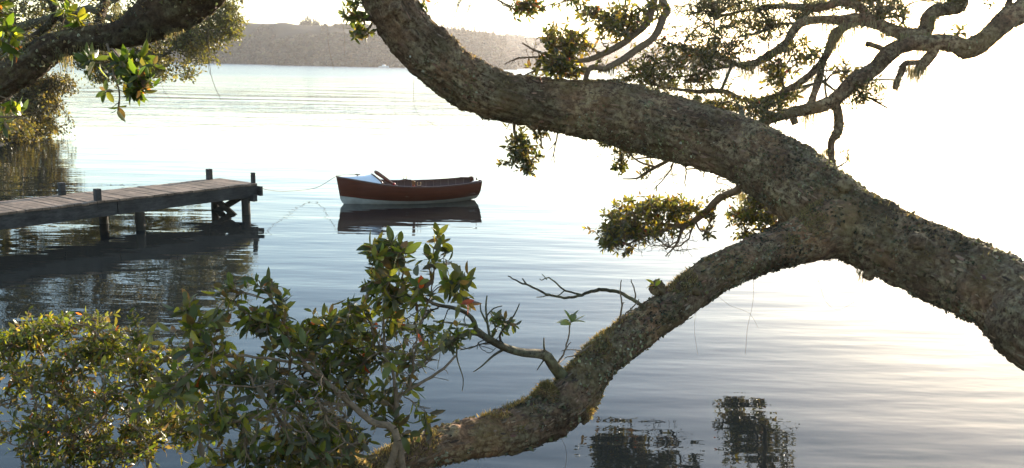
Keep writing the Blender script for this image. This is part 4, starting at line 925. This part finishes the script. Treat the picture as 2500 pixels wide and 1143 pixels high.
for (px, py, ln, s_) in [(2040, 90, .32, .06), (2030, 110, .22, .05), (2247, 115, .20, .03), (2264, 112, .13, .03), (2290, 112, .22, .02), (2232, 175, .25, .04), (2225, 165, .2, .05), (2248, 170, .18, .03), (2190, 200, .2, .03), (1975, 280, .26, .05), (1960, 275, .2, .06), (1830, 165, .26, .05), (1815, 160, .22, .05), (2160, 85, .2, .05), (2080, 62, .2, .06), (2130, 205, .18, .06), (2150, 215, .15, .05), (2280, 45, .15, .03), (2270, 85, .2, .03), (1925, 120, .2, .03), (1700, 145, .2, .04), (1990, 190, .12, .04), (2020, 370, .2, .03), (2100, 190, .22, .02), (1740, 130, .2, .04), (1620, 205, .16, .03)]:
    x, y, z = P(px, py, 9.5); sp.append((x, y, z + .02, ln, s_))
for (px, py, ln, s_) in [(2050, 70, .25, .07), (2020, 60, .2, .05), (1900, 125, .18, .05), (1850, 160, .3, .06), (2200, 90, .2, .04), (2240, 170, .28, .05), (1945, 215, .18, .05), (1880, 245, .15, .05), (2010, 262, .2, .06), (2120, 60, .2, .06), (2300, 110, .12, .05), (1780, 270, .15, .05), (2175, 130, .12, .05)]:
    x, y, z = P(px, py, 9.5); sp.append((x, y, z + .02, ln, s_))
beards("beard_lichen", sp, rt, rg, 70)
def rbr(seed, sk, cl, leaf=.055, pal=PAL_DARK, bare=None, tip=.0020, step=.06, k=(3, 6), nm="twigs"): 
    cl = [(c_[0], c_[1], c_[2] * 1.12, c_[3] * 1.12, c_[4], c_[5], int(c_[6] * 2.5)) for c_ in cl]; bare = [(*c_[:6], int(c_[6] * 3)) for c_ in bare] if bare else None
    return cluster(rt, nm, seed, sk, cl, leaf * .88, M_TWIGM, "leaves", pal, tip=tip, step=step, bare=bare, k=k, cap=.016)
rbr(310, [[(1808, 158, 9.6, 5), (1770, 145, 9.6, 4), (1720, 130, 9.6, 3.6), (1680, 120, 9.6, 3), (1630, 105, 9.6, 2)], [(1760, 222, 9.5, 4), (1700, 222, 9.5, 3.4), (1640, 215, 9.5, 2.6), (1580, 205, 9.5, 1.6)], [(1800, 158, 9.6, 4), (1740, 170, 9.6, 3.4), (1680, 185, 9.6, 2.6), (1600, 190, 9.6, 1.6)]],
    [(1690, 130, 95, 45, 9.6, .6, 230), (1590, 180, 70, 32, 9.6, .5, 150), (1700, 190, 90, 30, 9.6, .5, 160), (1770, 110, 60, 40, 9.6, .4, 90)], .050, PAL_DARK, [(1700, 150, 140, 70, 9.6, .6, 150)])
rbr(311, [[(1879, 240, 9.5, 4), (1830, 262, 9.5, 3), (1780, 265, 9.5, 2.4), (1720, 255, 9.5, 2)]], [(1740, 258, 90, 20, 9.5, .4, 120), (1860, 265, 60, 18, 9.5, .3, 60), (1660, 245, 50, 14, 9.5, .3, 45)], .050, PAL_GOLD, [(1780, 250, 110, 30, 9.5, .4, 60)])
rbr(312, [[(1956, 57, 9.6, 4), (1900, 60, 9.8, 3.6), (1850, 80, 9.8, 3), (1800, 90, 9.9, 2)], [(1850, 20, 9.9, 4), (1800, 30, 10, 3), (1740, 40, 10, 2)]], [(1800, 25, 85, 32, 10, .6, 300), (1870, 60, 60, 30, 9.9, .5, 150), (1740, 10, 60, 22, 10, .4, 130), (1950, 20, 60, 20, 9.8, .3, 90), (2000, 10, 50, 18, 9.8, .3, 70)], .045, PAL_DARK, [(1700, 50, 90, 50, 10, .5, 90), (1900, 80, 90, 40, 9.8, .4, 60), (1660, 60, 40, 60, 10, .4, 30)])
rbr(313, [[(2140, 55, 9.6, 5), (2150, 20, 9.6, 5), (2130, -30, 9.6, 5)], [(2150, 20, 9.6, 3), (2180, 40, 9.5, 2.4), (2200, 55, 9.5, 2)]], [(2160, 25, 45, 30, 9.6, .3, 130), (2195, 35, 16, 30, 9.6, .2, 40), (2100, 0, 50, 18, 9.6, .3, 80), (2330, 3, 30, 10, 9.6, .2, 20), (2415, 12, 10, 10, 9.6, .1, 7)], .050, PAL_DARK, [(2120, 30, 90, 35, 9.6, .4, 60)])
rbr(314, [[(2010, 200, 9.5, 4), (2030, 215, 9.5, 3), (2045, 225, 9.4, 3)], [(1918, 222, 9.5, 4), (1905, 190, 9.5, 3), (1890, 165, 9.5, 2)], [(2020, 252, 9.4, 3), (2015, 200, 9.4, 3), (2040, 175, 9.4, 2)]],
    [(1905, 185, 32, 28, 9.5, .25, 55), (1885, 160, 22, 14, 9.5, .2, 20), (2065, 170, 28, 20, 9.45, .2, 26), (1985, 130, 20, 14, 9.5, .2, 14), (1960, 150, 25, 25, 9.5, .2, 20), (1915, 240, 40, 16, 9.45, .2, 30), (1950, 110, 20, 20, 9.5, .2, 12)], .062, PAL_GOLD, [(1950, 180, 80, 60, 9.5, .4, 40), (1900, 100, 60, 40, 9.5, .3, 30)])
rbr(315, [[(2072, 207, 9.4, 4), (2095, 222, 9.4, 3), (2120, 238, 9.4, 2.4), (2165, 263, 9.4, 2.4)], [(2090, 200, 9.4, 3), (2140, 195, 9.4, 2.4), (2185, 195, 9.4, 2)], [(2120, 238, 9.4, 2), (2150, 245, 9.4, 1.6), (2160, 235, 9.4, 1)]], [(2095, 235, 32, 18, 9.4, .2, 55), (2120, 205, 30, 12, 9.4, .2, 18)], .050, PAL_DARK, [(2130, 245, 40, 24, 9.4, .2, 24), (2090, 210, 40, 20, 9.4, .2, 12)])
rbr(316, [[(2310, 95, 9.5, 3), (2305, 80, 9.5, 2.4)], [(2335, 95, 9.5, 3), (2342, 78, 9.5, 2)]], [(2308, 75, 12, 9, 9.5, .1, 7), (2342, 75, 9, 9, 9.5, .1, 5)], .065, PAL_DARK)
rbr(317, [[(2038, 412, 9.4, 3), (2055, 402, 9.4, 2), (2070, 390, 9.4, 1.6), (2068, 365, 9.4, 1.2)], [(2045, 406, 9.4, 1.4), (2070, 404, 9.4, 1), (2092, 402, 9.4, .7)]], [(2067, 378, 9, 16, 9.4, .08, 6)], .05, PAL_GOLD, k=(3, 5))
rbr(318, [[(1860, 298, 9.1, 5), (1880, 280, 9.2, 4), (1850, 262, 9.3, 3)], [(1820, 312, 9.0, 9), (1812, 285, 9.1, 8), (1808, 262, 9.2, 5)]], [(1870, 285, 50, 14, 9.2, .2, 45)], .045, PAL_DARK, [(1850, 275, 60, 22, 9.2, .3, 40)])

# ================================================================== DARK LIMB, UPPER LEFT (trunk stands behind the viewer)
lt = empty("shade_tree", (-1.8, -2.2, 1.4), "dark mossy limb crossing the upper left corner with drooping leafy twigs", "tree")
rg = np.random.default_rng(401)
l1 = [[-1.8, -2.2, 1.0, .34], [-1.7, -1.7, 3.0, .28], [-1.6, -.4, 5.2, .25], [-1.55, 2.0, 6.0, .22]] + rows([(560, -230, 4.6, 82), (500, -95, 4.9, 82), (455, -22, 5.0, 72), (405, 22, 5.0, 56), (350, 58, 5.0, 41), (300, 82, 5.0, 33), (245, 93, 5.0, 29), (180, 101, 5.0, 27), (122, 120, 5.0, 29), (85, 145, 5.0, 32), (50, 172, 5.0, 36), (0, 204, 5.0, 34), (-60, 235, 5.0, 32), (-160, 250, 5.0, 26), (-260, 220, 5.0, 18)])
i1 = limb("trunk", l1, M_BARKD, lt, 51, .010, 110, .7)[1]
l2 = rows([(250, 78, 5.02, 7), (205, 72, 5.1, 8), (180, 62, 5.2, 8), (160, 48, 5.25, 8), (140, 34, 5.3, 9), (130, 12, 5.3, 8), (118, -20, 5.3, 8), (100, -80, 5.3, 8)])
l3 = rows([(140, 34, 5.3, 7), (120, 62, 5.35, 7), (92, 84, 5.4, 6), (66, 100, 5.4, 6), (64, 122, 5.2, 6), (70, 150, 5.05, 5)])
l4 = rows([(238, 85, 5.05, 8), (243, 55, 5.2, 7.5), (252, 20, 5.3, 8), (262, -20, 5.4, 9), (270, -70, 5.4, 9)])
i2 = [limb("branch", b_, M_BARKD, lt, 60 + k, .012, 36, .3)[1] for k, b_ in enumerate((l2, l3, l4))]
flakes("lichen", [i1], 30000, lt, rg, (.008, .024), -.15); flakes("lichen", i2, 5000, lt, rg, (.006, .016), -.2)
moss("moss", [i1] + i2, 22000, lt, rg, (.012, .035), -.1)
sp = []
for (px, py, ln, s_) in [(150, 120, .16, .022), (158, 135, .13, .014), (198, 115, .07, .02), (255, 110, .06, .02), (365, 62, .12, .02), (352, 50, .12, .02), (430, 75, .05, .02), (415, 82, .05, .02), (62, 108, .05, .02), (285, 20, .06, .012), (590, 5, .03, .004)]:
    x, y, z = P(px, py, 4.95); sp.append((x, y, z + .01, ln, s_))
beards("beard_lichen", sp, lt, rg, 26)
PL = [((.05, .075, .018), .45), ((.09, .12, .02), .25), ((.18, .19, .03), .18), ((.10, .07, .045), .08), ((.5, .12, .03), .02)]
def lbr(seed, sk, cl, leaf, bare=None, pal=PL, k=(5, 8), tip=.0018, rows_n=3, step=.03): return cluster(lt, "twigs", seed, sk, cl, leaf, M_TWIG, "leaves", pal, tip=tip, step=step, bare=bare, k=k, cap=.008, spread=.025)
lbr(410, [[(262, 108, 4.9, 3), (272, 150, 4.6, 2.6), (280, 190, 4.5, 2.4), (290, 215, 4.5, 2.2), (292, 250, 4.5, 1.8), (288, 275, 4.5, 1.4)], [(275, 120, 4.8, 2.6), (300, 150, 4.6, 2.4), (325, 175, 4.5, 2), (335, 200, 4.5, 1.5)], [(300, 150, 4.6, 2), (345, 160, 4.6, 1.7), (395, 165, 4.6, 1.4), (415, 150, 4.6, 1)], [(290, 222, 4.5, 1.5), (265, 222, 4.5, 1.3), (250, 230, 4.5, 1.1)], [(335, 195, 4.5, 1.2), (370, 210, 4.5, 1), (400, 197, 4.5, .8)], [(290, 250, 4.5, 1), (272, 264, 4.5, .8)]],
    [(252, 232, 22, 10, 4.5, .05, 3), (290, 283, 8, 7, 4.5, .04, 2), (273, 268, 6, 6, 4.5, .03, 1), (320, 185, 22, 16, 4.5, .06, 5), (335, 222, 20, 16, 4.5, .06, 5), (352, 188, 14, 10, 4.5, .04, 3), (250, 150, 30, 12, 4.6, .08, 4), (300, 160, 30, 12, 4.6, .08, 4), (375, 160, 10, 6, 4.6, .03, 1), (245, 228, 16, 10, 4.5, .05, 2), (268, 240, 10, 8, 4.5, .04, 2), (340, 200, 24, 20, 4.5, .07, 6), (365, 195, 8, 8, 4.5, .04, 2), (230, 150, 20, 12, 4.6, .06, 3), (330, 150, 30, 16, 4.6, .06, 5), (288, 262, 8, 8, 4.5, .04, 2)], .074, k=(5, 8))
lbr(411, [[(-60, 60, 4.6, 4), (0, 40, 4.6, 3), (40, 30, 4.6, 2)], [(-60, 100, 4.6, 4), (0, 100, 4.6, 3), (30, 115, 4.6, 2)]], [(10, 25, 28, 22, 4.6, .1, 8), (20, 75, 24, 16, 4.6, .1, 6), (15, 115, 24, 22, 4.6, .1, 10), (55, 10, 30, 14, 4.7, .1, 5), (160, 22, 20, 10, 5.0, .1, 4), (190, 52, 14, 8, 5, .1, 3), (50, 52, 8, 5, 4.6, .05, 1)], .075, [(60, 60, 70, 50, 4.8, .2, 22)], pal=[((.07, .10, .02), .3), ((.16, .18, .025), .4), ((.26, .26, .04), .25), ((.55, .16, .04), .05)])
lbr(412, [[(-60, 270, 4.6, 4), (0, 285, 4.6, 3), (60, 282, 4.6, 2), (100, 268, 4.6, 1.5), (125, 255, 4.6, 1)], [(20, 284, 4.6, 2), (55, 292, 4.6, 1.5), (88, 318, 4.6, 1)], [(-40, 240, 4.6, 2), (0, 235, 4.6, 1.6), (30, 248, 4.6, 1)]], [(40, 268, 14, 8, 4.6, .06, 3), (22, 300, 16, 14, 4.6, .06, 5), (0, 310, 10, 8, 4.6, .06, 2)], .07, [(30, 240, 50, 14, 4.6, .1, 8)], pal=PL)

plc = Plant(450); plc.path(spline([[-1.6, 1.0, 5.6, .10], [-2.2, 3.0, 5.9, .08], [-3.4, 4.6, 5.9, .05]], .1))  # unseen foliage overhead, added to shade the upper-left limb
g_ = plc.rng
v_ = g_.normal(0, 1, (900, 3)); v_ /= np.linalg.norm(v_, axis=1)[:, None]; v_ *= g_.random((900, 1)) ** .4
plc.grow(np.vstack([v_[:500] * [2.4, 2.2, .8] + [-2.2, 3.0, 5.9], v_[500:] * [2.6, 2.0, 1.0] + [-1.5, -1.5, 5.6]]), .15, .1)
plc.mesh("unseen_shade_branches", M_TWIG, lt, .003, .03)
ps_, ds_, ns_ = plc.leafset(plc.tips, (10, 16), .14); L_ = g_.uniform(.07, .12, len(ps_)); leaves_mesh("crown", ps_, ds_, ns_, L_, L_ * .5, pick(PAL_DARK, len(ps_), g_), M_LEAF, lt, g_, rows=2)  # leaves of the added shading foliage, out of view

# ================================================================== BANK TREES on the left, ~35 m away
rgb = np.random.default_rng(500)
def bank_tree(seed, base, trunk_rows_, sk, cl, label, n_leaf=1.0, pal=PAL_FAR, leaf=.11):
    e_ = empty("bank_tree", base, label, "tree", "trees on the left bank")
    pl = Plant(seed); pl.path(spline(trunk_rows_, .25))
    for s_ in sk: pl.path(pxpath(s_, .25), attach=True)
    for (cx, cy_, rx, ry, d, dd, n_) in cl: pl.grow(clump(pl.rng, cx, cy_, rx, ry, d, dd, int(n_ * n_leaf * 1.5), .5), .28, .22)
    pl.mesh("trunk", M_TWIGM, e_, .008, .12, 5)
    pos, dr, nm = pl.leafset(pl.tips, (14, 22), .34); m_ = len(pos); pos = pos + pl.rng.normal(0, .10, (m_, 3)); L = leaf * pl.rng.normal(1, .25, m_).clip(.5, 1.6)
    c = pick(pal, m_, pl.rng, .3)
    leaves_mesh("crown", pos, dr, nm, L, L * .55, c, M_LEAFD, e_, pl.rng, rows=1)
    return e_
bank_tree(501, (-21.5, 36, .8), [[-21.5, 36, .3, .35], [-20.5, 35.5, 2.5, .3], [-18.6, 34.5, 4.2, .24]],
    [[(220, 20, 34, 9), (300, 60, 33.5, 6), (380, 80, 33.5, 4.5), (450, 60, 33.5, 3.5), (520, 45, 33.5, 2.5), (570, 75, 33.5, 1.5)], [(300, 60, 33.5, 5), (350, 110, 33.5, 4), (380, 135, 33.5, 3), (420, 130, 33.5, 2)], [(300, 60, 33.5, 4), (330, 120, 33.5, 3.4), (400, 165, 33.5, 2)], [(250, 10, 34, 8), (350, -20, 34, 5), (480, -10, 34, 3), (560, 20, 34, 2)]],
    [(470, 100, 62, 24, 33.5, 1.2, 260), (545, 60, 38, 32, 33.5, .8, 210), (560, 18, 28, 22, 33.5, .6, 90), (400, 120, 55, 30, 33.5, 1.2, 190), (430, 155, 38, 22, 33.5, .8, 110), (380, 180, 30, 14, 33.5, .6, 40), (460, 178, 25, 12, 33.5, .5, 30), (330, 60, 70, 40, 33.8, 1.5, 190), (440, 20, 80, 30, 34, 1.4, 200), (575, 85, 18, 10, 33.5, .4, 24), (300, 170, 60, 24, 34, 1, 120), (225, 140, 60, 36, 34, 1, 150), (350, 150, 70, 32, 33.8, 1, 190), (410, 175, 40, 16, 33.5, .6, 60), (200, 80, 90, 40, 34, 1.2, 150), (250, 195, 40, 14, 34, .6, 40), (480, 140, 40, 20, 33.5, .6, 60)],
    "olive-green tree on the left bank with a fine twiggy bough reaching out over the lake", 1.0, [((.12, .115, .035), .45), ((.18, .16, .05), .3), ((.08, .08, .03), .25)])
bank_tree(502, (-22.5, 38.5, .9), [[-22.5, 38.5, .3, .4], [-22, 38.2, 4.5, .3], [-21.0, 37.8, 8.0, .2]],
    [[(180, -120, 37, 8), (320, -160, 36, 5), (420, -130, 36, 3)], [(180, -40, 37, 7), (240, 0, 37, 4)]],
    [(260, -140, 180, 80, 36.5, 2.5, 430), (430, -90, 110, 60, 36, 1.6, 200), (150, -40, 120, 60, 37, 2, 160), (120, 60, 110, 60, 37, 2, 170), (500, -50, 80, 40, 36, 1.2, 90)],
    "tall tree on the left bank rising behind the dark limb", 1.0, PAL_FAR, .13)
bank_tree(503, (-20.6, 36.6, .5), [[-20.6, 36.6, .2, .2], [-20.2, 36.2, 1.6, .14], [-19.8, 35.9, 2.6, .1]],
    [[(60, 230, 36, 4), (110, 220, 35.6, 3), (140, 250, 35.6, 2)]],
    [(95, 240, 58, 48, 35.8, 1.0, 330), (70, 200, 80, 30, 36, 1.2, 200), (40, 290, 70, 34, 35.8, 1.0, 230), (120, 285, 40, 26, 35.6, .7, 120), (60, 318, 90, 16, 35.6, .8, 170), (30, 326, 80, 10, 35.0, .6, 90), (10, 334, 70, 10, 33.5, .6, 110), (0, 300, 60, 30, 33.5, .6, 100), (20, 180, 70, 50, 36, 1, 150), (150, 210, 28, 24, 35.8, .6, 70)],
    "rounded brown-green bush overhanging the water's edge at the far left", 1.0, [((.11, .095, .04), .4), ((.18, .145, .06), .3), ((.07, .06, .028), .3)], .12)
bank_tree(504, (-19.5, 28, .8), [[-19.5, 28, .2, .2], [-19.2, 28.2, 2.5, .16], [-18.6, 28.5, 5.0, .1]],
    [[(-120, 60, 29, 6), (-40, 40, 29, 4)]],
    [(-40, 300, 70, 50, 30, 1.2, 160), (-60, 60, 110, 110, 29, 1.6, 330), (-130, 200, 90, 70, 29, 1.5, 180), (10, -60, 120, 70, 29.5, 1.6, 220)], "leafy tree at the left edge of the picture nearer along the bank", 1.0, PAL_FAR, .10)

# ================================================================== NEAR SHRUBS, lower left
def shrub(name, label, base, trunks, sk, cl, seed, leaf, pal=PAL_SHRUB, bare=None, step=.035, k=(4, 8), tip=.0016, cap=.014, twm=M_TWIG):
    e_ = empty(name, base, label, "shrub", "shrubs on the near bank")
    pl = Plant(seed)
    for i, s_ in enumerate(trunks):
        c_ = spline(s_, .04); c_[:, 3] *= .72; c_[:, :3] += fbm(c_[:, :3] * 7, 2)[:, None] * .012; pl.path(c_, attach=None)
    for s_ in sk:
        c_ = pxpath(s_, .035); c_[:, 3] *= .72; c_[1:, :3] += pl.rng.normal(0, .003, (len(c_) - 1, 3)); pl.path(c_, attach=True)
    if bare:
        for b_ in bare: pl.grow(clump(pl.rng, *b_[:6], int(b_[6] * 2.6)), step, .18, leafy=0)
    for b_ in cl: pl.grow(clump(pl.rng, *b_[:6], int(b_[6] * (1.35 if seed == 603 else .92)), .5), step, .14)
    pl.mesh("stems", twm, e_, tip, cap, 6)
    pos, dr, nm = pl.leafset(pl.tips, k, .06); m_ = len(pos); L = .66 * leaf * pl.rng.normal(1, .22, m_).clip(.5, 1.5)
    leaves_mesh("leaves", pos, dr, nm, L, L * .38 * pl.rng.uniform(.8, 1.2, m_), pick(pal, m_, pl.rng), M_LEAF, e_, pl.rng, rows=3, bend=.22)
    return e_, pl
# tall middle-right shrub (its top stands against the water under the dinghy)
def W3(px, py, d, r): return [*P(px, py, d), PX(r, d)]
shrub("shrub", "tallest glossy-leaved shrub, its top just below the dinghy", (-.5, 4.25, .45),
    [[[-.5, 4.25, .2, .03], W3(985, 1180, 4.5, 13), W3(972, 1030, 4.5, 11), W3(966, 985, 4.5, 9), W3(963, 950, 4.5, 8)]],
    [[(963, 950, 4.5, 6), (958, 905, 4.5, 5.5), (942, 872, 4.5, 5), (937, 800, 4.5, 4.5), (945, 745, 4.45, 4), (975, 690, 4.4, 3.5), (985, 645, 4.4, 3), (965, 600, 4.4, 2)],
     [(966, 985, 4.5, 6), (995, 955, 4.5, 5), (1040, 928, 4.55, 5), (1085, 900, 4.6, 4.5), (1112, 870, 4.65, 4)], [(1000, 952, 4.5, 4), (1010, 880, 4.5, 3.5), (1018, 830, 4.5, 3), (1030, 780, 4.5, 3), (1050, 720, 4.45, 2.6), (1058, 660, 4.4, 2.4), (1060, 610, 4.4, 2), (1072, 580, 4.4, 1.5)],
     [(975, 690, 4.4, 3), (1010, 690, 4.4, 2.6), (1035, 730, 4.4, 2.4), (1070, 748, 4.45, 2.4)], [(942, 872, 4.5, 4), (920, 830, 4.5, 3.4), (900, 780, 4.5, 3), (885, 740, 4.5, 2.2)], [(942, 860, 4.5, 3), (905, 845, 4.6, 2.6), (850, 850, 4.6, 2.4), (810, 800, 4.6, 2)], [(1050, 720, 4.45, 2.2), (1090, 690, 4.45, 2), (1120, 680, 4.45, 1.6)]],
    [(955, 625, 62, 30, 4.4, .18, 60), (930, 690, 60, 28, 4.4, .2, 48), (985, 720, 75, 32, 4.4, .22, 70), (1075, 590, 18, 20, 4.4, .06, 9), (1060, 640, 30, 25, 4.4, .08, 14), (1115, 690, 36, 22, 4.45, .1, 24), (870, 750, 42, 30, 4.5, .18, 38), (850, 800, 60, 40, 4.6, .25, 60), (940, 790, 80, 40, 4.5, .25, 64), (900, 870, 90, 50, 4.6, .3, 80), (1000, 1040, 60, 40, 4.45, .15, 45), (1020, 860, 55, 45, 4.5, .2, 22), (1055, 1000, 26, 26, 4.5, .1, 12), (940, 960, 60, 50, 4.6, .25, 40), (1120, 740, 20, 12, 4.45, .1, 6)],
    601, .100, k=(3, 7), bare=[(1000, 860, 100, 70, 4.5, .25, 36)])
shrub("shrub", "open leaning shrub between the rounded shrub and the tallest one", (-1.15, 4.1, .5),
    [[[-1.15, 4.1, .2, .04], W3(960, 1120, 4.2, 14), W3(905, 1030, 4.2, 11), W3(862, 988, 4.2, 10), W3(800, 935, 4.2, 8.5), W3(750, 892, 4.2, 8), W3(712, 850, 4.2, 7)], [[-1.6, 4.0, .2, .03], W3(760, 1160, 4.3, 10), W3(700, 1060, 4.3, 7), W3(640, 960, 4.3, 6)]],
    [[(712, 850, 4.2, 5), (693, 790, 4.2, 4.5), (665, 735, 4.15, 4), (645, 705, 4.1, 3), (632, 685, 4.1, 2)], [(750, 892, 4.2, 5), (690, 880, 4.1, 5), (600, 870, 4.0, 4.5), (520, 868, 3.95, 4), (450, 850, 3.9, 3)], [(693, 790, 4.2, 3), (700, 750, 4.2, 2.4), (690, 720, 4.2, 1.6)], [(800, 935, 4.2, 4), (700, 930, 4.1, 3.6), (600, 945, 4.0, 3), (500, 935, 3.9, 2.4)], [(520, 868, 3.95, 3), (480, 800, 3.95, 2.4), (462, 745, 3.95, 1.6)], [(665, 735, 4.15, 2.4), (600, 715, 4.1, 2), (550, 710, 4.1, 1.5)], [(862, 988, 4.2, 5), (760, 985, 4.2, 4), (640, 1010, 4.1, 3), (560, 1050, 4.1, 2.4)]],
    [(640, 690, 38, 16, 4.1, .1, 12), (560, 720, 42, 20, 4.1, .12, 20), (690, 730, 32, 22, 4.15, .1, 14), (462, 740, 28, 18, 3.95, .08, 9), (620, 790, 90, 40, 4.15, .25, 72), (490, 800, 60, 34, 3.95, .2, 32), (720, 830, 70, 45, 4.25, .25, 60), (460, 880, 90, 45, 3.85, .25, 62), (560, 920, 120, 50, 4.1, .3, 90), (700, 950, 110, 50, 4.3, .3, 80), (420, 960, 80, 50, 3.8, .2, 44), (520, 1030, 130, 55, 4.1, .3, 90), (720, 1060, 120, 55, 4.3, .3, 80), (620, 1110, 160, 40, 4.2, .3, 80), (850, 1080, 70, 50, 4.4, .2, 30), (500, 770, 30, 16, 4, .1, 8), (800, 880, 60, 40, 4.4, .2, 40), (800, 800, 50, 40, 4.4, .2, 30), (420, 800, 40, 40, 4.0, .15, 16), (860, 960, 70, 60, 4.5, .2, 50), (780, 1130, 120, 40, 4.4, .2, 50)],
    602, .094, k=(3, 7), bare=[(740, 980, 160, 110, 4.2, .3, 90), (800, 1060, 90, 60, 4.3, .2, 40)])
shrub("shrub", "dense rounded shrub filling the lower left corner", (-2.9, 4.9, .4),
    [[[-2.9, 4.9, .1, .05], W3(60, 1200, 5.2, 12), W3(100, 1080, 5.3, 9), W3(130, 960, 5.4, 7)], [[-2.6, 4.9, .1, .05], W3(220, 1180, 5.2, 10), W3(200, 1020, 5.3, 8), W3(150, 930, 5.4, 6)], [[-2.3, 4.7, .1, .04], W3(360, 1180, 5.0, 9), W3(340, 1040, 5.1, 7), W3(330, 940, 5.2, 5)]],
    [[(130, 960, 5.4, 5), (110, 890, 5.4, 4), (90, 820, 5.4, 3)], [(150, 930, 5.4, 5), (200, 880, 5.4, 4), (230, 820, 5.4, 3)], [(330, 940, 5.2, 4), (345, 870, 5.2, 3), (335, 800, 5.2, 2.4), (335, 775, 5.2, 1.5)], [(130, 960, 5.4, 4), (40, 920, 5.4, 3), (0, 850, 5.4, 2)]],
    [(150, 800, 100, 34, 5.4, .35, 170), (60, 830, 80, 40, 5.4, .35, 120), (240, 850, 70, 40, 5.4, .3, 110), (335, 785, 18, 16, 5.2, .08, 9), (335, 830, 34, 22, 5.2, .12, 22), (280, 805, 14, 12, 5.2, .1, 6), (130, 900, 130, 50, 5.4, .4, 170), (320, 900, 80, 50, 5.2, .3, 100), (20, 940, 90, 60, 5.3, .3, 100), (200, 990, 160, 60, 5.2, .4, 170), (60, 1060, 120, 60, 5.1, .35, 120), (300, 1070, 130, 60, 5.1, .35, 130), (400, 1000, 80, 60, 5.1, .3, 70), (180, 1120, 200, 40, 5.0, .35, 130), (420, 1090, 90, 50, 4.9, .3, 120), (390, 950, 70, 60, 5.1, .3, 90), (440, 1020, 60, 60, 4.9, .3, 70), (380, 860, 40, 30, 5.1, .2, 30), (420, 880, 40, 40, 5.2, .2, 30), (-60, 900, 80, 120, 5.3, .3, 60)],
    603, .062, pal=[((.07, .085, .02), .38), ((.13, .135, .025), .28), ((.22, .20, .035), .10), ((.13, .09, .05), .16), ((.38, .09, .03), .006)], bare=[(150, 1000, 220, 110, 5.2, .4, 120)])
# mossy stems at the foot of the shrubs
ms = empty("mossy_stump", (-1.35, 4.35, .3), "pale mossy upright stems at the bottom edge among the shrub twigs", "tree stump")
im = []
for k, rr in enumerate(([(800, 1320, 4.75, 40), (822, 1180, 4.75, 34), (818, 1090, 4.8, 27), (795, 1010, 4.8, 16)], [(850, 1320, 4.8, 30), (856, 1200, 4.8, 22), (850, 1100, 4.85, 15), (840, 1040, 4.9, 9)], [(700, 1180, 4.6, 18), (760, 1130, 4.6, 14), (830, 1120, 4.6, 12), (900, 1150, 4.6, 10)])):
    im.append(limb("stem", rows(rr), M_TWIGM, ms, 90 + k, .01, 40, .4)[1])
moss("moss", im, 26000, ms, np.random.default_rng(9), (.012, .034), -.6, upmin=-1.2)

# hanging threads and tendrils
def tendril(parent, pts, d, r=.0012):
    c = spline([[*P(a, b, d), r] for a, b in pts], .05); mb = MB(); mb.tube(c[:, :3], r, 4, cap=False); mb.obj("tendril", M_TWIG, parent)
tendril(tree, [(1010, 190), (1012, 260), (1035, 290), (1095, 325), (1140, 358), (1180, 360), (1210, 345)], 8.8, .0016)
tendril(tree, [(1365, 1062), (1380, 1090), (1383, 1120), (1378, 1150)], 5.7); tendril(tree, [(1840, 680), (1838, 740), (1825, 800), (1820, 865)], 7.1); tendril(tree, [(1700, 760), (1695, 800), (1703, 865)], 6.8, .0009)
tendril(tree, [(1980, 640), (2000, 690), (2015, 735), (2045, 757), (2090, 735)], 7.4, .0010); tendril(tree, [(1745, 715), (1780, 745), (1830, 765), (1850, 800)], 6.9, .0009)
tendril(lt, [(510, 40), (511, 150), (520, 200), (540, 245)], 5.0, .0014); tendril(lt, [(507, 60), (509, 165), (516, 185)], 5.0, .0010); tendril(lt, [(388, 60), (392, 200), (415, 240)], 5.0, .0009)
tendril(tree, [(795, -20), (800, 60), (802, 110), (815, 170)], 8.5, .0018); tendril(tree, [(838, -20), (838, 60), (842, 100), (840, 140)], 8.5, .0014); tendril(tree, [(790, -20), (775, 50)], 8.5, .0010)
sp = []
for (px, py, d, ln, s_) in [(1170, 1105, 5.45, .05, .02), (1080, 1118, 5.3, .02, .02), (1808, 470, 9.9, .3, .03), (2108, 660, 7.4, .12, .03), (1495, 165, 9.0, .14, .03), (1480, 165, 9.0, .1, .03)]:
    x, y, z = P(px, py, d); sp.append((x, y, z, ln, s_))
beards("beard_lichen", sp, tree, rg, 40)

# ================================================================== HAZE (real air)
HAZE = 1
if HAZE:
    m, n, o = new_mat("haze_air"); v = n.nodes.new("ShaderNodeVolumePrincipled")
    v.inputs['Color'].default_value = (.97, .90, .87, 1); v.inputs['Density'].default_value = .00024; v.inputs['Anisotropy'].default_value = .68
    n.links.new(v.outputs[0], o.inputs['Volume'])
    mb = MB(); mb.box((0, 1350, 24), (6400, 4400, 62)); hz = mb.obj("haze", m); tag(hz, kind='stuff')
